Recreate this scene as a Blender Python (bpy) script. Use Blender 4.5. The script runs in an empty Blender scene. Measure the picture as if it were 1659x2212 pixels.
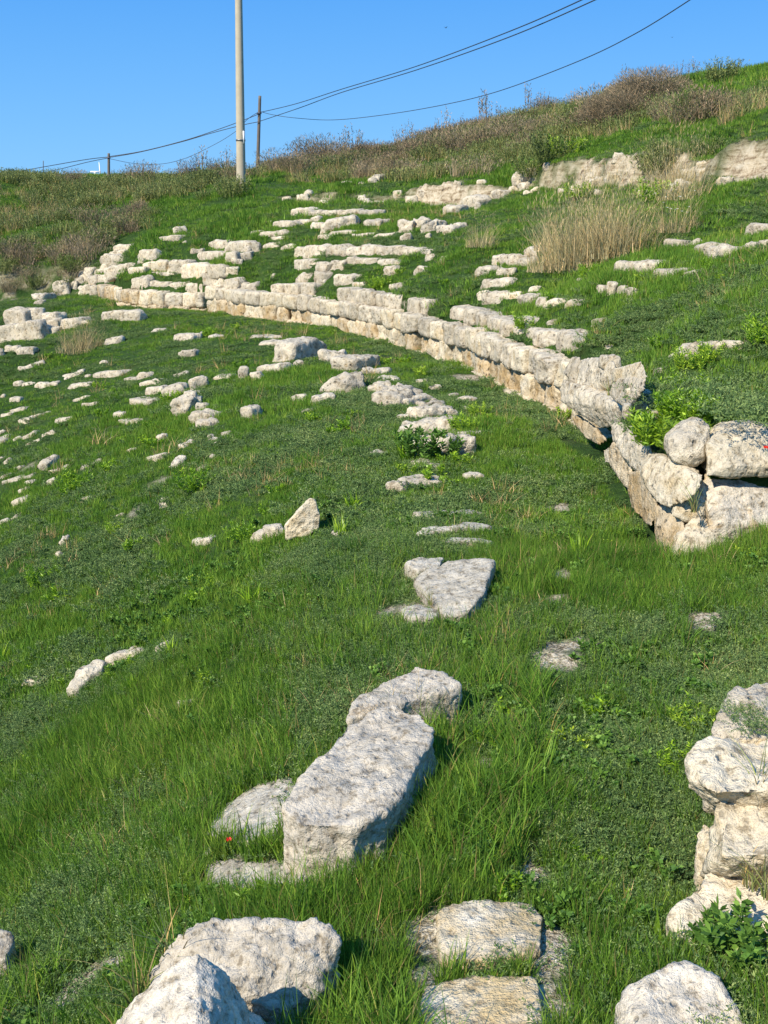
import bpy, bmesh, math, random
import numpy as np
from mathutils import Vector, Matrix
R = math.radians
C = bpy.context.scene
col = C.collection
RS = np.random.RandomState(7)
random.seed(7)

# ------------------------------------------------------------------ camera, sky, sun, exposure
F = 2300.0; U0 = 829.5; V0 = 1106.0; HOR = 480.0; EYE = 2.2
PITCH = math.atan((V0 - HOR) / F)
cam = bpy.data.cameras.new('camera'); cam_ob = bpy.data.objects.new('camera', cam); col.objects.link(cam_ob)
cam.sensor_fit = 'VERTICAL'; cam.sensor_height = 36.0; cam.lens = 36.0 * F / 2212.0
cam.clip_start = 0.05; cam.clip_end = 3000
cam_ob.location = (0, 0, EYE); cam_ob.rotation_euler = (R(90) - PITCH, 0, 0)
C.camera = cam_ob
SUN_TO = Vector((-0.64, -0.66, 0.82)).normalized()
world = bpy.data.worlds.new('World'); C.world = world; world.use_nodes = True
wn = world.node_tree; wn.nodes.clear()
sky = wn.nodes.new('ShaderNodeTexSky'); sky.sky_type = 'NISHITA'; sky.sun_disc = False
sky.sun_elevation = math.asin(SUN_TO.z); sky.sun_rotation = math.atan2(SUN_TO.x, SUN_TO.y)
sky.altitude = 0; sky.air_density = 1.25; sky.dust_density = 0.0; sky.ozone_density = 5.0
bg = wn.nodes.new('ShaderNodeBackground'); bg.inputs['Strength'].default_value = 0.12
wo = wn.nodes.new('ShaderNodeOutputWorld')
tc = wn.nodes.new('ShaderNodeTexCoord'); sx = wn.nodes.new('ShaderNodeSeparateXYZ'); wn.links.new(tc.outputs['Generated'], sx.inputs[0])
cr = wn.nodes.new('ShaderNodeValToRGB'); wn.links.new(sx.outputs[2], cr.inputs[0])
cr.color_ramp.elements[0].position = 0.0; cr.color_ramp.elements[0].color = (0.20, 0.54, 0.95, 1)
cr.color_ramp.elements[1].position = 0.21; cr.color_ramp.elements[1].color = (0.062, 0.325, 0.86, 1)
tint = wn.nodes.new('ShaderNodeMix'); tint.data_type = 'RGBA'; tint.blend_type = 'MIX'; tint.inputs[0].default_value = 0.92
sc_ = wn.nodes.new('ShaderNodeVectorMath'); sc_.operation = 'SCALE'; sc_.inputs['Scale'].default_value = 6.6
wn.links.new(cr.outputs[0], sc_.inputs[0]); wn.links.new(sky.outputs[0], tint.inputs[6]); wn.links.new(sc_.outputs[0], tint.inputs[7])
wn.links.new(tint.outputs[2], bg.inputs[0]); wn.links.new(bg.outputs[0], wo.inputs[0])
sl = bpy.data.lights.new('sun', 'SUN'); sl.energy = 5.0; sl.angle = R(0.5); sl.color = (1.0, 0.91, 0.76)
so = bpy.data.objects.new('sun', sl); col.objects.link(so)
so.rotation_euler = SUN_TO.to_track_quat('Z', 'Y').to_euler()
C.view_settings.view_transform = 'Standard'; C.view_settings.look = 'None'
C.view_settings.exposure = 0.48; C.view_settings.gamma = 1.0
C.cycles.max_bounces = 6; C.cycles.transparent_max_bounces = 4; C.cycles.use_denoising = True

# ------------------------------------------------------------------ helpers
cp, sp = math.cos(PITCH), math.sin(PITCH)
def ray(u, v):
    xr = (u - U0) / F; yr = -(v - V0) / F
    return xr, cp + yr * sp, -sp + yr * cp
def P(u, v, d):                       # point seen at (u, v) at forward distance d
    x, y, z = ray(u, v); k = d / y
    return (x * k, d, EYE + z * k)
def Pz(u, v, zz):                     # point seen at (u, v) on the level zz
    x, y, z = ray(u, v); k = (zz - EYE) / z
    return (x * k, y * k, zz)
def proj(x, y, z):
    z = z - EYE
    fwd = y * cp - z * sp; up = y * sp + z * cp
    return U0 + F * x / fwd, V0 - F * up / fwd, fwd

def hsh(ix, iy, iz, s):
    h = (ix.astype(np.int64) * 374761393 + iy.astype(np.int64) * 668265263 + iz.astype(np.int64) * 2147483647 + s * 974634777) & 0xffffffff
    h = ((h ^ (h >> 13)) * 1274126177) & 0xffffffff
    h = (h ^ (h >> 16)) & 0xffff
    return h / 32767.5 - 1.0
def vnoise(p, s=0):
    p = np.asarray(p, float)
    i = np.floor(p).astype(np.int64); f = p - i; f = f * f * f * (f * (f * 6 - 15) + 10)
    o = 0
    for dx in (0, 1):
        for dy in (0, 1):
            for dz in (0, 1):
                w = (f[:, 0] if dx else 1 - f[:, 0]) * (f[:, 1] if dy else 1 - f[:, 1]) * (f[:, 2] if dz else 1 - f[:, 2])
                o = o + w * hsh(i[:, 0] + dx, i[:, 1] + dy, i[:, 2] + dz, s)
    return o
def fbm(p, s=0, oct=4, gain=0.5):
    o = 0; a = 1.0; p = np.asarray(p, float)
    for k in range(oct):
        o = o + a * vnoise(p * (2.03 ** k) + k * 17.3, s + k); a *= gain
    return o
def fb2(x, y, sc, s=0, oct=3):
    x = np.asarray(x, float).ravel(); y = np.asarray(y, float).ravel()
    return fbm(np.stack([x * sc, y * sc, np.full(x.shape, 0.37)], 1), s, oct)
def sstep(a, b, x):
    t = np.clip((x - a) / (b - a), 0, 1); return t * t * (3 - 2 * t)

def mesh_np(name, V, Fc, mat=None, smooth=True):
    """V (n,3); Fc: (m,k) array or list of such arrays"""
    if not isinstance(Fc, (list, tuple)): Fc = [Fc]
    me = bpy.data.meshes.new(name)
    V = np.asarray(V, np.float32)
    me.vertices.add(len(V)); me.vertices.foreach_set('co', V.ravel())
    tot = sum(f.size for f in Fc); nf = sum(len(f) for f in Fc)
    me.loops.add(tot); me.loops.foreach_set('vertex_index', np.concatenate([f.ravel() for f in Fc]).astype(np.int32))
    st = []; o = 0
    for f in Fc:
        st.append(o + np.arange(len(f)) * f.shape[1]); o += f.size
    me.polygons.add(nf); me.polygons.foreach_set('loop_start', np.concatenate(st).astype(np.int32))
    me.update(calc_edges=True)
    if smooth: me.polygons.foreach_set('use_smooth', np.ones(nf, bool))
    if mat: me.materials.append(mat)
    me.validate()
    return me
def short_label(t):
    while len(t.split()) > 16 and ' the ' in t: t = t.replace(' the ', ' ', 1)
    return t
def link(name, me, parent=None, label=None, cat=None, group=None, kind=None, loc=None):
    o = bpy.data.objects.new(name, me); col.objects.link(o)
    if parent: o.parent = parent
    if loc is not None: o.location = loc
    if label: o['label'] = short_label(label)
    if cat: o['category'] = cat
    if group: o['group'] = group
    if kind: o['kind'] = kind
    return o
ORD = 'first second third fourth fifth sixth seventh eighth ninth tenth eleventh twelfth thirteenth fourteenth fifteenth sixteenth seventeenth eighteenth nineteenth twentieth'.split()
TENS = {2: 'twenty', 3: 'thirty', 4: 'forty', 5: 'fifty', 6: 'sixty', 7: 'seventy'}
TENTH = {2: 'twentieth', 3: 'thirtieth', 4: 'fortieth', 5: 'fiftieth', 6: 'sixtieth', 7: 'seventieth'}
def ordw(n):                          # n from 0
    n += 1
    if n <= 20: return ORD[n - 1]
    t, r = divmod(n, 10)
    return TENTH[t] if r == 0 else TENS[t] + '-' + ORD[r - 1]

# ------------------------------------------------------------------ materials
def newmat(name):
    m = bpy.data.materials.new(name); m.use_nodes = True
    nt = m.node_tree; nt.nodes.clear()
    out = nt.nodes.new('ShaderNodeOutputMaterial')
    return m, nt, out
def N(nt, t, **k):
    n = nt.nodes.new(t)
    for a, b in k.items():
        if a.startswith('_'): n.inputs[a[1:].replace('_', ' ')].default_value = b
        else: setattr(n, a, b)
    return n
def ramp(nt, fac, stops, interp='LINEAR'):
    r = nt.nodes.new('ShaderNodeValToRGB'); r.color_ramp.interpolation = interp
    e = r.color_ramp.elements
    while len(e) > 1: e.remove(e[-1])
    e[0].position = stops[0][0]; e[0].color = (*stops[0][1], 1)
    for p, c in stops[1:]:
        n = e.new(p); n.color = (*c, 1)
    nt.links.new(fac, r.inputs[0]); return r.outputs[0]
def mix(nt, fac, a, b, mode='MIX'):
    m = nt.nodes.new('ShaderNodeMix'); m.data_type = 'RGBA'; m.blend_type = mode
    for sock, v in ((m.inputs[0], fac), (m.inputs[6], a), (m.inputs[7], b)):
        if isinstance(v, (int, float)): sock.default_value = v
        elif isinstance(v, tuple): sock.default_value = (*v, 1)
        else: nt.links.new(v, sock)
    return m.outputs[2]
def math_(nt, op, a, b=None, c=None):
    m = nt.nodes.new('ShaderNodeMath'); m.operation = op
    for k, v in enumerate((a, b, c)):
        if v is None: continue
        if isinstance(v, (int, float)): m.inputs[k].default_value = v
        else: nt.links.new(v, m.inputs[k])
    return m.outputs[0]
def noise(nt, vec, sc, det=4, rough=0.55, dist=0.0):
    n = N(nt, 'ShaderNodeTexNoise'); n.inputs['Scale'].default_value = sc; n.inputs['Detail'].default_value = det
    n.inputs['Roughness'].default_value = rough; n.inputs['Distortion'].default_value = dist
    nt.links.new(vec, n.inputs['Vector']); return n.outputs[0]

def limestone(name, base, grey, ochre, och_amt, grey_amt, fine=1.0, pit=1.0):
    m, nt, out = newmat(name)
    geo = N(nt, 'ShaderNodeNewGeometry'); pos = geo.outputs['Position']
    oi = N(nt, 'ShaderNodeObjectInfo')
    n1 = noise(nt, pos, 2.2, 4); n2 = noise(nt, pos, 9 * fine, 5, 0.65); n3 = noise(nt, pos, 45 * fine, 4, 0.7); n4 = noise(nt, pos, 150 * fine, 2, 0.6)
    c = mix(nt, ramp(nt, n1, [(0.35, (0, 0, 0)), (0.65, (1, 1, 1))]), base, tuple(x * 0.86 for x in base))
    gm = ramp(nt, math_(nt, 'ADD', math_(nt, 'MULTIPLY', n2, 0.6), math_(nt, 'MULTIPLY', n3, 0.4)), [(0.5 - 0.10 * grey_amt, (0, 0, 0)), (0.62 - 0.06 * grey_amt, (1, 1, 1))])
    c = mix(nt, math_(nt, 'MULTIPLY', gm, 0.75 * grey_amt), c, grey)
    n5 = noise(nt, pos, 4.3, 4, 0.6)
    om = ramp(nt, n5, [(0.58 - 0.2 * och_amt, (0, 0, 0)), (0.78 - 0.2 * och_amt, (1, 1, 1))])
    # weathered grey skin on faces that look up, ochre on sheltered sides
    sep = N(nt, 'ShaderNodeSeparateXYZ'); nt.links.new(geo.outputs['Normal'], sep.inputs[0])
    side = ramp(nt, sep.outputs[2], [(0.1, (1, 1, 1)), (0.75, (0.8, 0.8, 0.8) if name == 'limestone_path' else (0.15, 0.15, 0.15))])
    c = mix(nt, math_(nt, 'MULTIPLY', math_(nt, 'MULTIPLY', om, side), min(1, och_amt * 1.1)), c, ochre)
    sp_ = ramp(nt, n4, [(0.60, (1, 1, 1)), (0.68, (0.62, 0.60, 0.57))])
    c = mix(nt, 0.8, c, sp_, 'MULTIPLY')
    # pits
    vo = N(nt, 'ShaderNodeTexVoronoi'); vo.inputs['Scale'].default_value = 17 * fine; nt.links.new(pos, vo.inputs['Vector'])
    pm = math_(nt, 'MULTIPLY', ramp(nt, vo.outputs['Distance'], [(0.14, (1, 1, 1)), (0.30, (0, 0, 0))]), ramp(nt, n2, [(0.46, (0, 0, 0)), (0.55, (1, 1, 1))]))
    c = mix(nt, math_(nt, 'MULTIPLY', pm, 0.6 * pit), c, (0.12, 0.10, 0.07))
    n7 = noise(nt, pos, 3.1 * fine, 6, 0.7, .6)
    c = mix(nt, math_(nt, 'MULTIPLY', ramp(nt, n7, [(0.54, (0, 0, 0)), (0.64, (1, 1, 1))]), 0.55 * grey_amt), c, tuple(x * .8 for x in grey))
    n8 = noise(nt, pos, 2.3, 5, 0.7)
    c = mix(nt, math_(nt, 'MULTIPLY', ramp(nt, n8, [(0.63, (0, 0, 0)), (0.70, (1, 1, 1))]), 0.5), c, (0.50, 0.33, 0.13))
    n6 = noise(nt, pos, 13 * fine, 5, 0.72)
    c = mix(nt, 0.85, c, ramp(nt, n6, [(0.36, (0.38, 0.34, 0.28)), (0.45, (0.90, 0.88, 0.84)), (0.54, (1, 1, 1))]), 'MULTIPLY')
    v = math_(nt, 'ADD', math_(nt, 'MULTIPLY', oi.outputs['Random'], 0.24), 0.84)
    hs = N(nt, 'ShaderNodeHueSaturation'); nt.links.new(v, hs.inputs['Value']); nt.links.new(c, hs.inputs['Color'])
    b = N(nt, 'ShaderNodeBsdfPrincipled'); b.inputs['Roughness'].default_value = 0.93; b.inputs['Specular IOR Level'].default_value = 0.2
    nt.links.new(hs.outputs[0], b.inputs['Base Color'])
    h = math_(nt, 'ADD', math_(nt, 'ADD', math_(nt, 'MULTIPLY', n2, 1.0), n6), math_(nt, 'MULTIPLY', n3, 0.5))
    h = math_(nt, 'ADD', h, math_(nt, 'MULTIPLY', n4, 0.12))
    h = math_(nt, 'SUBTRACT', h, math_(nt, 'MULTIPLY', pm, 0.5 * pit))
    bu = N(nt, 'ShaderNodeBump'); bu.inputs['Strength'].default_value = 0.9; bu.inputs['Distance'].default_value = 0.035 / fine
    nt.links.new(h, bu.inputs['Height']); nt.links.new(bu.outputs[0], b.inputs['Normal'])
    nt.links.new(b.outputs[0], out.inputs[0])
    return m
M = {}
M['stone_near'] = limestone('limestone_lichen', (0.76, 0.67, 0.53), (0.33, 0.305, 0.26), (0.60, 0.47, 0.27), 0.45, 0.8, 1.6, 0.8)
M['stone'] = limestone('limestone_pale', (0.72, 0.63, 0.475), (0.34, 0.305, 0.25), (0.56, 0.44, 0.27), 0.45, 0.75, 0.8, 1.0)
M['ochre'] = limestone('limestone_ochre', (0.70, 0.58, 0.40), (0.34, 0.29, 0.22), (0.50, 0.345, 0.165), 0.85, 0.45, 0.8, 1.2)
M['cream'] = limestone('limestone_cream', (0.78, 0.68, 0.50), (0.40, 0.36, 0.29), (0.62, 0.46, 0.24), 0.6, 0.5, 1.2, 0.9)
M['path'] = limestone('limestone_path', (0.80, 0.72, 0.57), (0.50, 0.45, 0.35), (0.50, 0.36, 0.16), 0.9, 0.35, 1.0, 0.6)
M['flat'] = limestone('limestone_worn', (0.66, 0.60, 0.49), (0.27, 0.24, 0.18), (0.36, 0.27, 0.13), 0.5, 0.75, 1.5, 0.8)

def leafmat(name, stops, noise_sc=1.2, trans=0.3, rough=0.5, hue=0.5, spec=0.35, tipmix=None):
    m, nt, out = newmat(name)
    geo = N(nt, 'ShaderNodeNewGeometry'); oi = N(nt, 'ShaderNodeObjectInfo')
    n = noise(nt, geo.outputs['Position'], noise_sc, 3, 0.6)
    n2 = noise(nt, geo.outputs['Position'], noise_sc * 9, 2, 0.6)
    f = math_(nt, 'ADD', math_(nt, 'MULTIPLY', n, 0.75), math_(nt, 'MULTIPLY', oi.outputs['Random'], 0.30))
    f = math_(nt, 'ADD', f, math_(nt, 'MULTIPLY', n2, 0.35))
    f = math_(nt, 'SUBTRACT', f, 0.2)
    c = ramp(nt, f, stops)
    at = N(nt, 'ShaderNodeAttribute'); at.attribute_name = 'dry'
    c = mix(nt, at.outputs['Fac'], c, (0.30, 0.22, 0.09))
    tn = N(nt, 'ShaderNodeAttribute'); tn.attribute_name = 'tone'
    c = mix(nt, 1.0, c, ramp(nt, tn.outputs['Fac'], [(0.0, (.50, .56, .60)), (0.5, (1, 1, 1)), (0.82, (1.5, 1.35, 1.2)), (1.0, (2.2, 1.8, 1.8))]), 'MULTIPLY')
    b = N(nt, 'ShaderNodeBsdfPrincipled'); b.inputs['Roughness'].default_value = rough; b.inputs['Specular IOR Level'].default_value = spec
    nt.links.new(c, b.inputs['Base Color'])
    t = N(nt, 'ShaderNodeBsdfTranslucent')
    tc = mix(nt, 0.5, c, (0.16, 0.30, 0.02)) if trans > 0.2 else c
    nt.links.new(tc, t.inputs[0])
    mx = N(nt, 'ShaderNodeMixShader'); mx.inputs[0].default_value = trans
    nt.links.new(b.outputs[0], mx.inputs[1]); nt.links.new(t.outputs[0], mx.inputs[2])
    nt.links.new(mx.outputs[0], out.inputs[0])
    return m
M['grass'] = leafmat('grass_blades', [(0.20, (0.055, 0.13, 0.018)), (0.45, (0.108, 0.225, 0.027)), (0.62, (0.162, 0.285, 0.036)), (0.85, (0.255, 0.345, 0.065))], 1.1, 0.32, 0.5, spec=0.14)
M['fern'] = leafmat('feathery_herb', [(0.2, (0.07, 0.13, 0.04)), (0.5, (0.12, 0.20, 0.065)), (0.8, (0.21, 0.28, 0.10))], 1.6, 0.18, 0.6, spec=.1)
M['lush'] = leafmat('fresh_leaves', [(0.2, (0.12, 0.26, 0.015)), (0.5, (0.22, 0.38, 0.025)), (0.8, (0.33, 0.46, 0.05))], 3, 0.35, 0.4)
M['broad'] = leafmat('dark_leaves', [(0.2, (0.055, 0.125, 0.02)), (0.5, (0.095, 0.20, 0.035)), (0.8, (0.15, 0.27, 0.05))], 3, 0.25, 0.45, spec=.2)
M['dry'] = leafmat('dry_straw', [(0.2, (0.26, 0.23, 0.11)), (0.5, (0.38, 0.33, 0.17)), (0.8, (0.52, 0.45, 0.26))], 2, 0.15, 0.7, spec=0.1)
M['brown'] = leafmat('dry_twigs', [(0.2, (0.13, 0.105, 0.065)), (0.5, (0.21, 0.175, 0.11)), (0.8, (0.32, 0.27, 0.18))], 1.2, 0.08, 0.8, spec=0.1)
M['olive'] = leafmat('olive_scrub', [(0.2, (0.08, 0.12, 0.03)), (0.5, (0.14, 0.185, 0.05)), (0.8, (0.22, 0.24, 0.08))], 1.5, 0.15, 0.6)

def plain(name, c, rough=0.7, metal=0.0, nz=20, amt=0.25):
    m, nt, out = newmat(name)
    geo = N(nt, 'ShaderNodeNewGeometry'); n = noise(nt, geo.outputs['Position'], nz, 4)
    cc = mix(nt, n, tuple(x * (1 - amt) for x in c), tuple(min(1, x * (1 + amt)) for x in c))
    b = N(nt, 'ShaderNodeBsdfPrincipled'); b.inputs['Roughness'].default_value = rough; b.inputs['Metallic'].default_value = metal
    nt.links.new(cc, b.inputs['Base Color']); nt.links.new(b.outputs[0], out.inputs[0]); return m
M['concrete'] = plain('pole_concrete', (0.44, 0.38, 0.27), 0.85, nz=3)
M['timber'] = plain('pole_timber', (0.14, 0.115, 0.09), 0.85, nz=6)
M['cable'] = plain('cable_rubber', (0.03, 0.035, 0.045), 0.6)
M['white'] = plain('white_paint', (0.8, 0.8, 0.8), 0.4, amt=0.05)
M['slate'] = plain('grey_roof', (0.10, 0.10, 0.13), 0.6)
M['red'] = plain('poppy_petal', (0.62, 0.03, 0.015), 0.5, amt=0.2)
M['bird'] = plain('dark_plumage', (0.04, 0.045, 0.05), 0.6)
M['petal'] = plain('white_petal', (0.8, 0.78, 0.7), 0.6, amt=0.05)

# ------------------------------------------------------------------ terrain
Wpx = [(-1500, 660), (-600, 652), (-200, 640), (40, 640), (120, 641), (205, 646), (256, 660), (331, 667), (444, 672), (516, 683), (658, 701), (800, 733), (900, 761), (978, 787), (1032, 812),
       (1089, 840), (1140, 862), (1186, 885), (1240, 916), (1280, 950), (1318, 1010), (1364, 1082), (1403, 1135), (1435, 1190), (1458, 1222)]
W = [Pz(u, v, 0.0)[:2] for u, v in Wpx]
W += [Pz(u, v, z)[:2] for u, v, z in ((1524, 1201, .1), (1567, 1175, .15), (1659, 1160, .2), (1900, 1140, .25))] + [(9, 7.4), (40, 9)]
W = np.array(W)
NWALL = 25                             # index range of the curved wall: 6 .. 24
# smooth the curved part by dense Catmull-Rom
def catmull(pts, n=12):
    pts = np.asarray(pts, float); out = []
    for i in range(len(pts) - 1):
        p0 = pts[max(i - 1, 0)]; p1 = pts[i]; p2 = pts[i + 1]; p3 = pts[min(i + 2, len(pts) - 1)]
        for k in range(n):
            t = k / n
            out.append(0.5 * ((2 * p1) + (-p0 + p2) * t + (2 * p0 - 5 * p1 + 4 * p2 - p3) * t * t + (-p0 + 3 * p1 - 3 * p2 + p3) * t ** 3))
    out.append(pts[-1]); return np.array(out)
Wc = catmull(W[5:25], 10)              # wall base line, far end to corner
Wc_s = np.concatenate([[0], np.cumsum(np.hypot(*np.diff(Wc, axis=0).T))])
def wall_at(s):
    x = np.interp(s, Wc_s, Wc[:, 0]); y = np.interp(s, Wc_s, Wc[:, 1])
    e = 0.35
    x2 = np.interp(s + e, Wc_s, Wc[:, 0]) - np.interp(s - e, Wc_s, Wc[:, 0]); y2 = np.interp(s + e, Wc_s, Wc[:, 1]) - np.interp(s - e, Wc_s, Wc[:, 1])
    l = math.hypot(x2, y2) or 1; tx, ty = x2 / l, y2 / l
    return x, y, tx, ty                # travelling to the camera; the retained ground lies on (-ty, tx)
Wall_full = np.concatenate([W[:5], Wc, W[25:]])
UP = np.concatenate([Wall_full, [(60, 90), (-120, 90), (-120, 40)]])
def offset_out(pl, d):
    t = np.gradient(pl, axis=0); t /= np.maximum(1e-6, np.hypot(t[:, 0], t[:, 1]))[:, None]
    return pl + np.stack([-t[:, 1], t[:, 0]], 1) * d
WB = offset_out(Wall_full, 0.22)
UPB = np.concatenate([WB, [(60, 90), (-120, 90), (-120, 40)]])
def inside(x, y, poly):
    c = np.zeros(x.shape, bool); n = len(poly)
    for i in range(n):
        x1, y1 = poly[i]; x2, y2 = poly[(i + 1) % n]
        if y1 == y2: continue
        k = ((y1 > y) != (y2 > y)) & (x < (x2 - x1) * (y - y1) / (y2 - y1) + x1)
        c ^= k
    return c
def dist_pl(x, y, pl):
    d = np.full(x.shape, 1e9); side = np.zeros(x.shape); sv = np.zeros(x.shape); acc = 0
    for i in range(len(pl) - 1):
        ax, ay = pl[i]; bx, by = pl[i + 1]; dx, dy = bx - ax, by - ay; L2 = dx * dx + dy * dy
        t = np.clip(((x - ax) * dx + (y - ay) * dy) / L2, 0, 1)
        ex = x - (ax + t * dx); ey = y - (ay + t * dy); q = ex * ex + ey * ey
        k = q < d
        d = np.where(k, q, d); side = np.where(k, dx * ey - dy * ex, side); sv = np.where(k, acc + t, sv); acc += 1
    return np.sqrt(d), side, sv
# scarp (earth bank high on the slope)
Spx = [(520, 432, 36, 0), (600, 425, 35, .08), (700, 421, 34, .28), (770, 412, 33, .15), (850, 410, 32.3, .25), (950, 430, 31, .55), (1030, 425, 29.7, .4), (1080, 416, 29, .15), (1115, 412, 28.7, .42), (1250, 404, 26.5, .55), (1400, 402, 23.5, .58),
       (1430, 400, 22.9, .35), (1470, 396, 22.2, .3), (1530, 390, 21, .52), (1659, 378, 19.5, .55), (1900, 350, 17, .7), (2400, 300, 14, .5)]
S = np.array([P(u, v, d)[:2] for u, v, d, h in Spx]); Sh = np.array([h for *_, h in Spx])
def scarp(x, y):
    wob = 0.35 * vnoise(np.stack([x * 1.3, y * 1.3, x * 0], 1), 5) + 0.05 * vnoise(np.stack([x * 5, y * 5, x * 0], 1), 6)
    d, side, sv = dist_pl(x, y, S)
    sd = np.where(side > 0, d, -d) + wob
    h = np.interp(sv, np.arange(len(S)), Sh)
    rag = np.clip(.95 + .9 * fb2(x, y, 1.6, 19, 4), 0, 1.3)
    return h * sstep(0.0, 0.34, sd), np.clip(h * 1.6, 0, 1) * np.exp(-((sd - 0.15) / 0.25) ** 2) * rag
def tps_fit(pts, lam=0.002):
    p = np.array(pts, float); n = len(p); xy = p[:, :2]
    r2 = ((xy[:, None] - xy[None]) ** 2).sum(-1); K = 0.5 * r2 * np.log(r2 + 1e-9)
    A = np.zeros((n + 3, n + 3)); A[:n, :n] = K + lam * np.eye(n) * n; A[:n, n] = 1; A[:n, n + 1:] = xy; A[n:, :n] = A[:n, n:].T
    b = np.zeros(n + 3); b[:n] = p[:, 2]
    return xy, np.linalg.solve(A, b)
def tps(m, x, y):
    xy, w = m; o = w[-3] + w[-2] * x + w[-1] * y
    for (a, b), k in zip(xy, w[:-3]):
        r2 = (x - a) ** 2 + (y - b) ** 2
        o = o + k * 0.5 * r2 * np.log(r2 + 1e-9)
    return o
Lc = [Pz(u, v, z) for u, v, z in [
    (1100, 1000, 0), (1000, 1300, 0), (1200, 1700, 0.03), (1050, 2000, 0.05), (1100, 2200, 0.1), (1400, 1500, 0.05), (700, 760, -.02), (850, 830, 0), (900, 960, 0), (960, 1270, 0), (860, 1500, 0.0), (720, 1850, -0.02),
    (500, 2100, 0.02), (1659, 1300, .18), (1659, 1160, .22), (250, 680, 0), (480, 720, -.05), (30, 740, -.3), (0, 1100, -1.5), (0, 850, -1.15), (200, 850, -.78), (400, 850, -.36), (200, 1100, -1.05),
    (400, 1100, -.62), (600, 1100, -.25), (0, 1450, -1.6), (300, 1450, -.92), (600, 1450, -.36), (300, 1800, -.68), (0, 1800, -1.3), (0, 2100, -.95), (200, 2100, -.48), (500, 960, -.33), (700, 950, -.1), (700, 1250, -.2),
    (150, 750, -.45), (350, 740, -.22), (500, 760, -.1), (450, 1850, -.25), (560, 2000, -.08), (1500, 1900, .0), (1659, 1650, .2), (1659, 2100, .12), (1659, 1900, .05), (120, 660, 0), (0, 660, -.1)]]
Lc += [(x, y, 0) for x, y in (Wc[::14])]
Lc += [(0, 0, .3), (0, 1.2, .2), (0, -6, .6), (-1.6, .5, -.3), (3, 0, .8), (6, 3, 1.1), (2.4, 3.3, .4), (3, 5, .5), (-4, 1, -1.9), (-6, 3.5, -2.6), (-12, 8, -4.2), (-15, 15, -4.2), (-15, 22, -3.2), (-16, 30, -2.0), (-30, 20, -6), (-10, -6, -3), (-9, 26, -.9), (-20, 34, -2)]
Uc_raw = [(1659, 860, 8), (1659, 700, 9.8), (1450, 700, 10.5), (1300, 700, 12.5), (1200, 650, 15), (1050, 600, 18.5), (900, 600, 20.5), (700, 560, 25), (500, 560, 27.5), (300, 560, 29.6),
    (1659, 520, 13.5), (1400, 580, 15.5), (1200, 560, 19), (1000, 520, 23), (830, 490, 27), (640, 490, 29), (450, 510, 31), (300, 525, 32.5), (150, 590, 34), (0, 600, 34.5), (200, 520, 36), (0, 540, 37),
    (1659, 400, 19), (1400, 412, 23), (1200, 422, 27), (1000, 440, 30), (800, 440, 32), (600, 450, 34), (400, 470, 36), (1659, 298, 20.6), (1400, 318, 25), (1200, 348, 28.3), (1000, 385, 32), (850, 395, 34),
    (1659, 145, 33), (1450, 178, 37), (1300, 222, 40), (1150, 250, 43), (1000, 290, 45), (880, 322, 46), (700, 355, 46), (521, 385, 44), (350, 392, 45), (150, 396, 46), (0, 392, 47),
    (521, 402, 38), (1550, 230, 27.5), (1300, 300, 32), (1100, 335, 35), (900, 368, 38), (700, 398, 38), (300, 440, 40), (100, 455, 42), (2100, 880, 7.5), (2100, 650, 9), (2100, 400, 16), (2100, 60, 30), (-400, 450, 45), (-400, 560, 38), (-900, 470, 45)]
Uc = [P(*q) for q in Uc_raw]
zt = {0: .5}
wo_ = offset_out(Wc, 0.5)
for i in range(0, len(Wc), 12):
    s = Wc_s[i] / Wc_s[-1]
    Uc.append((wo_[i][0], wo_[i][1], np.interp(s, [0, .3, .37, .82, 1], [.42, .48, .66, .77, .76])))
Uc += [(2.9, 7.3, .85), (4.5, 8.2, .95), (9, 9, 1.3), (14, 20, 5), (22, 34, 9)]
Uc = np.array(Uc)
bx = [P(u, v, d) for u, v, d in ((1659, 145, 33), (1300, 222, 40), (1000, 290, 45), (700, 355, 46), (350, 392, 45), (0, 392, 47))]
back = [(x * 1.35, y * 1.35, z - .3) for x, y, z in bx]
Uc = np.concatenate([Uc, back])
st_, _ = scarp(Uc[:, 0], Uc[:, 1]); Uc[:, 2] -= st_
LM = tps_fit(Lc, .004); UM = tps_fit(Uc, .004)
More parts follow.
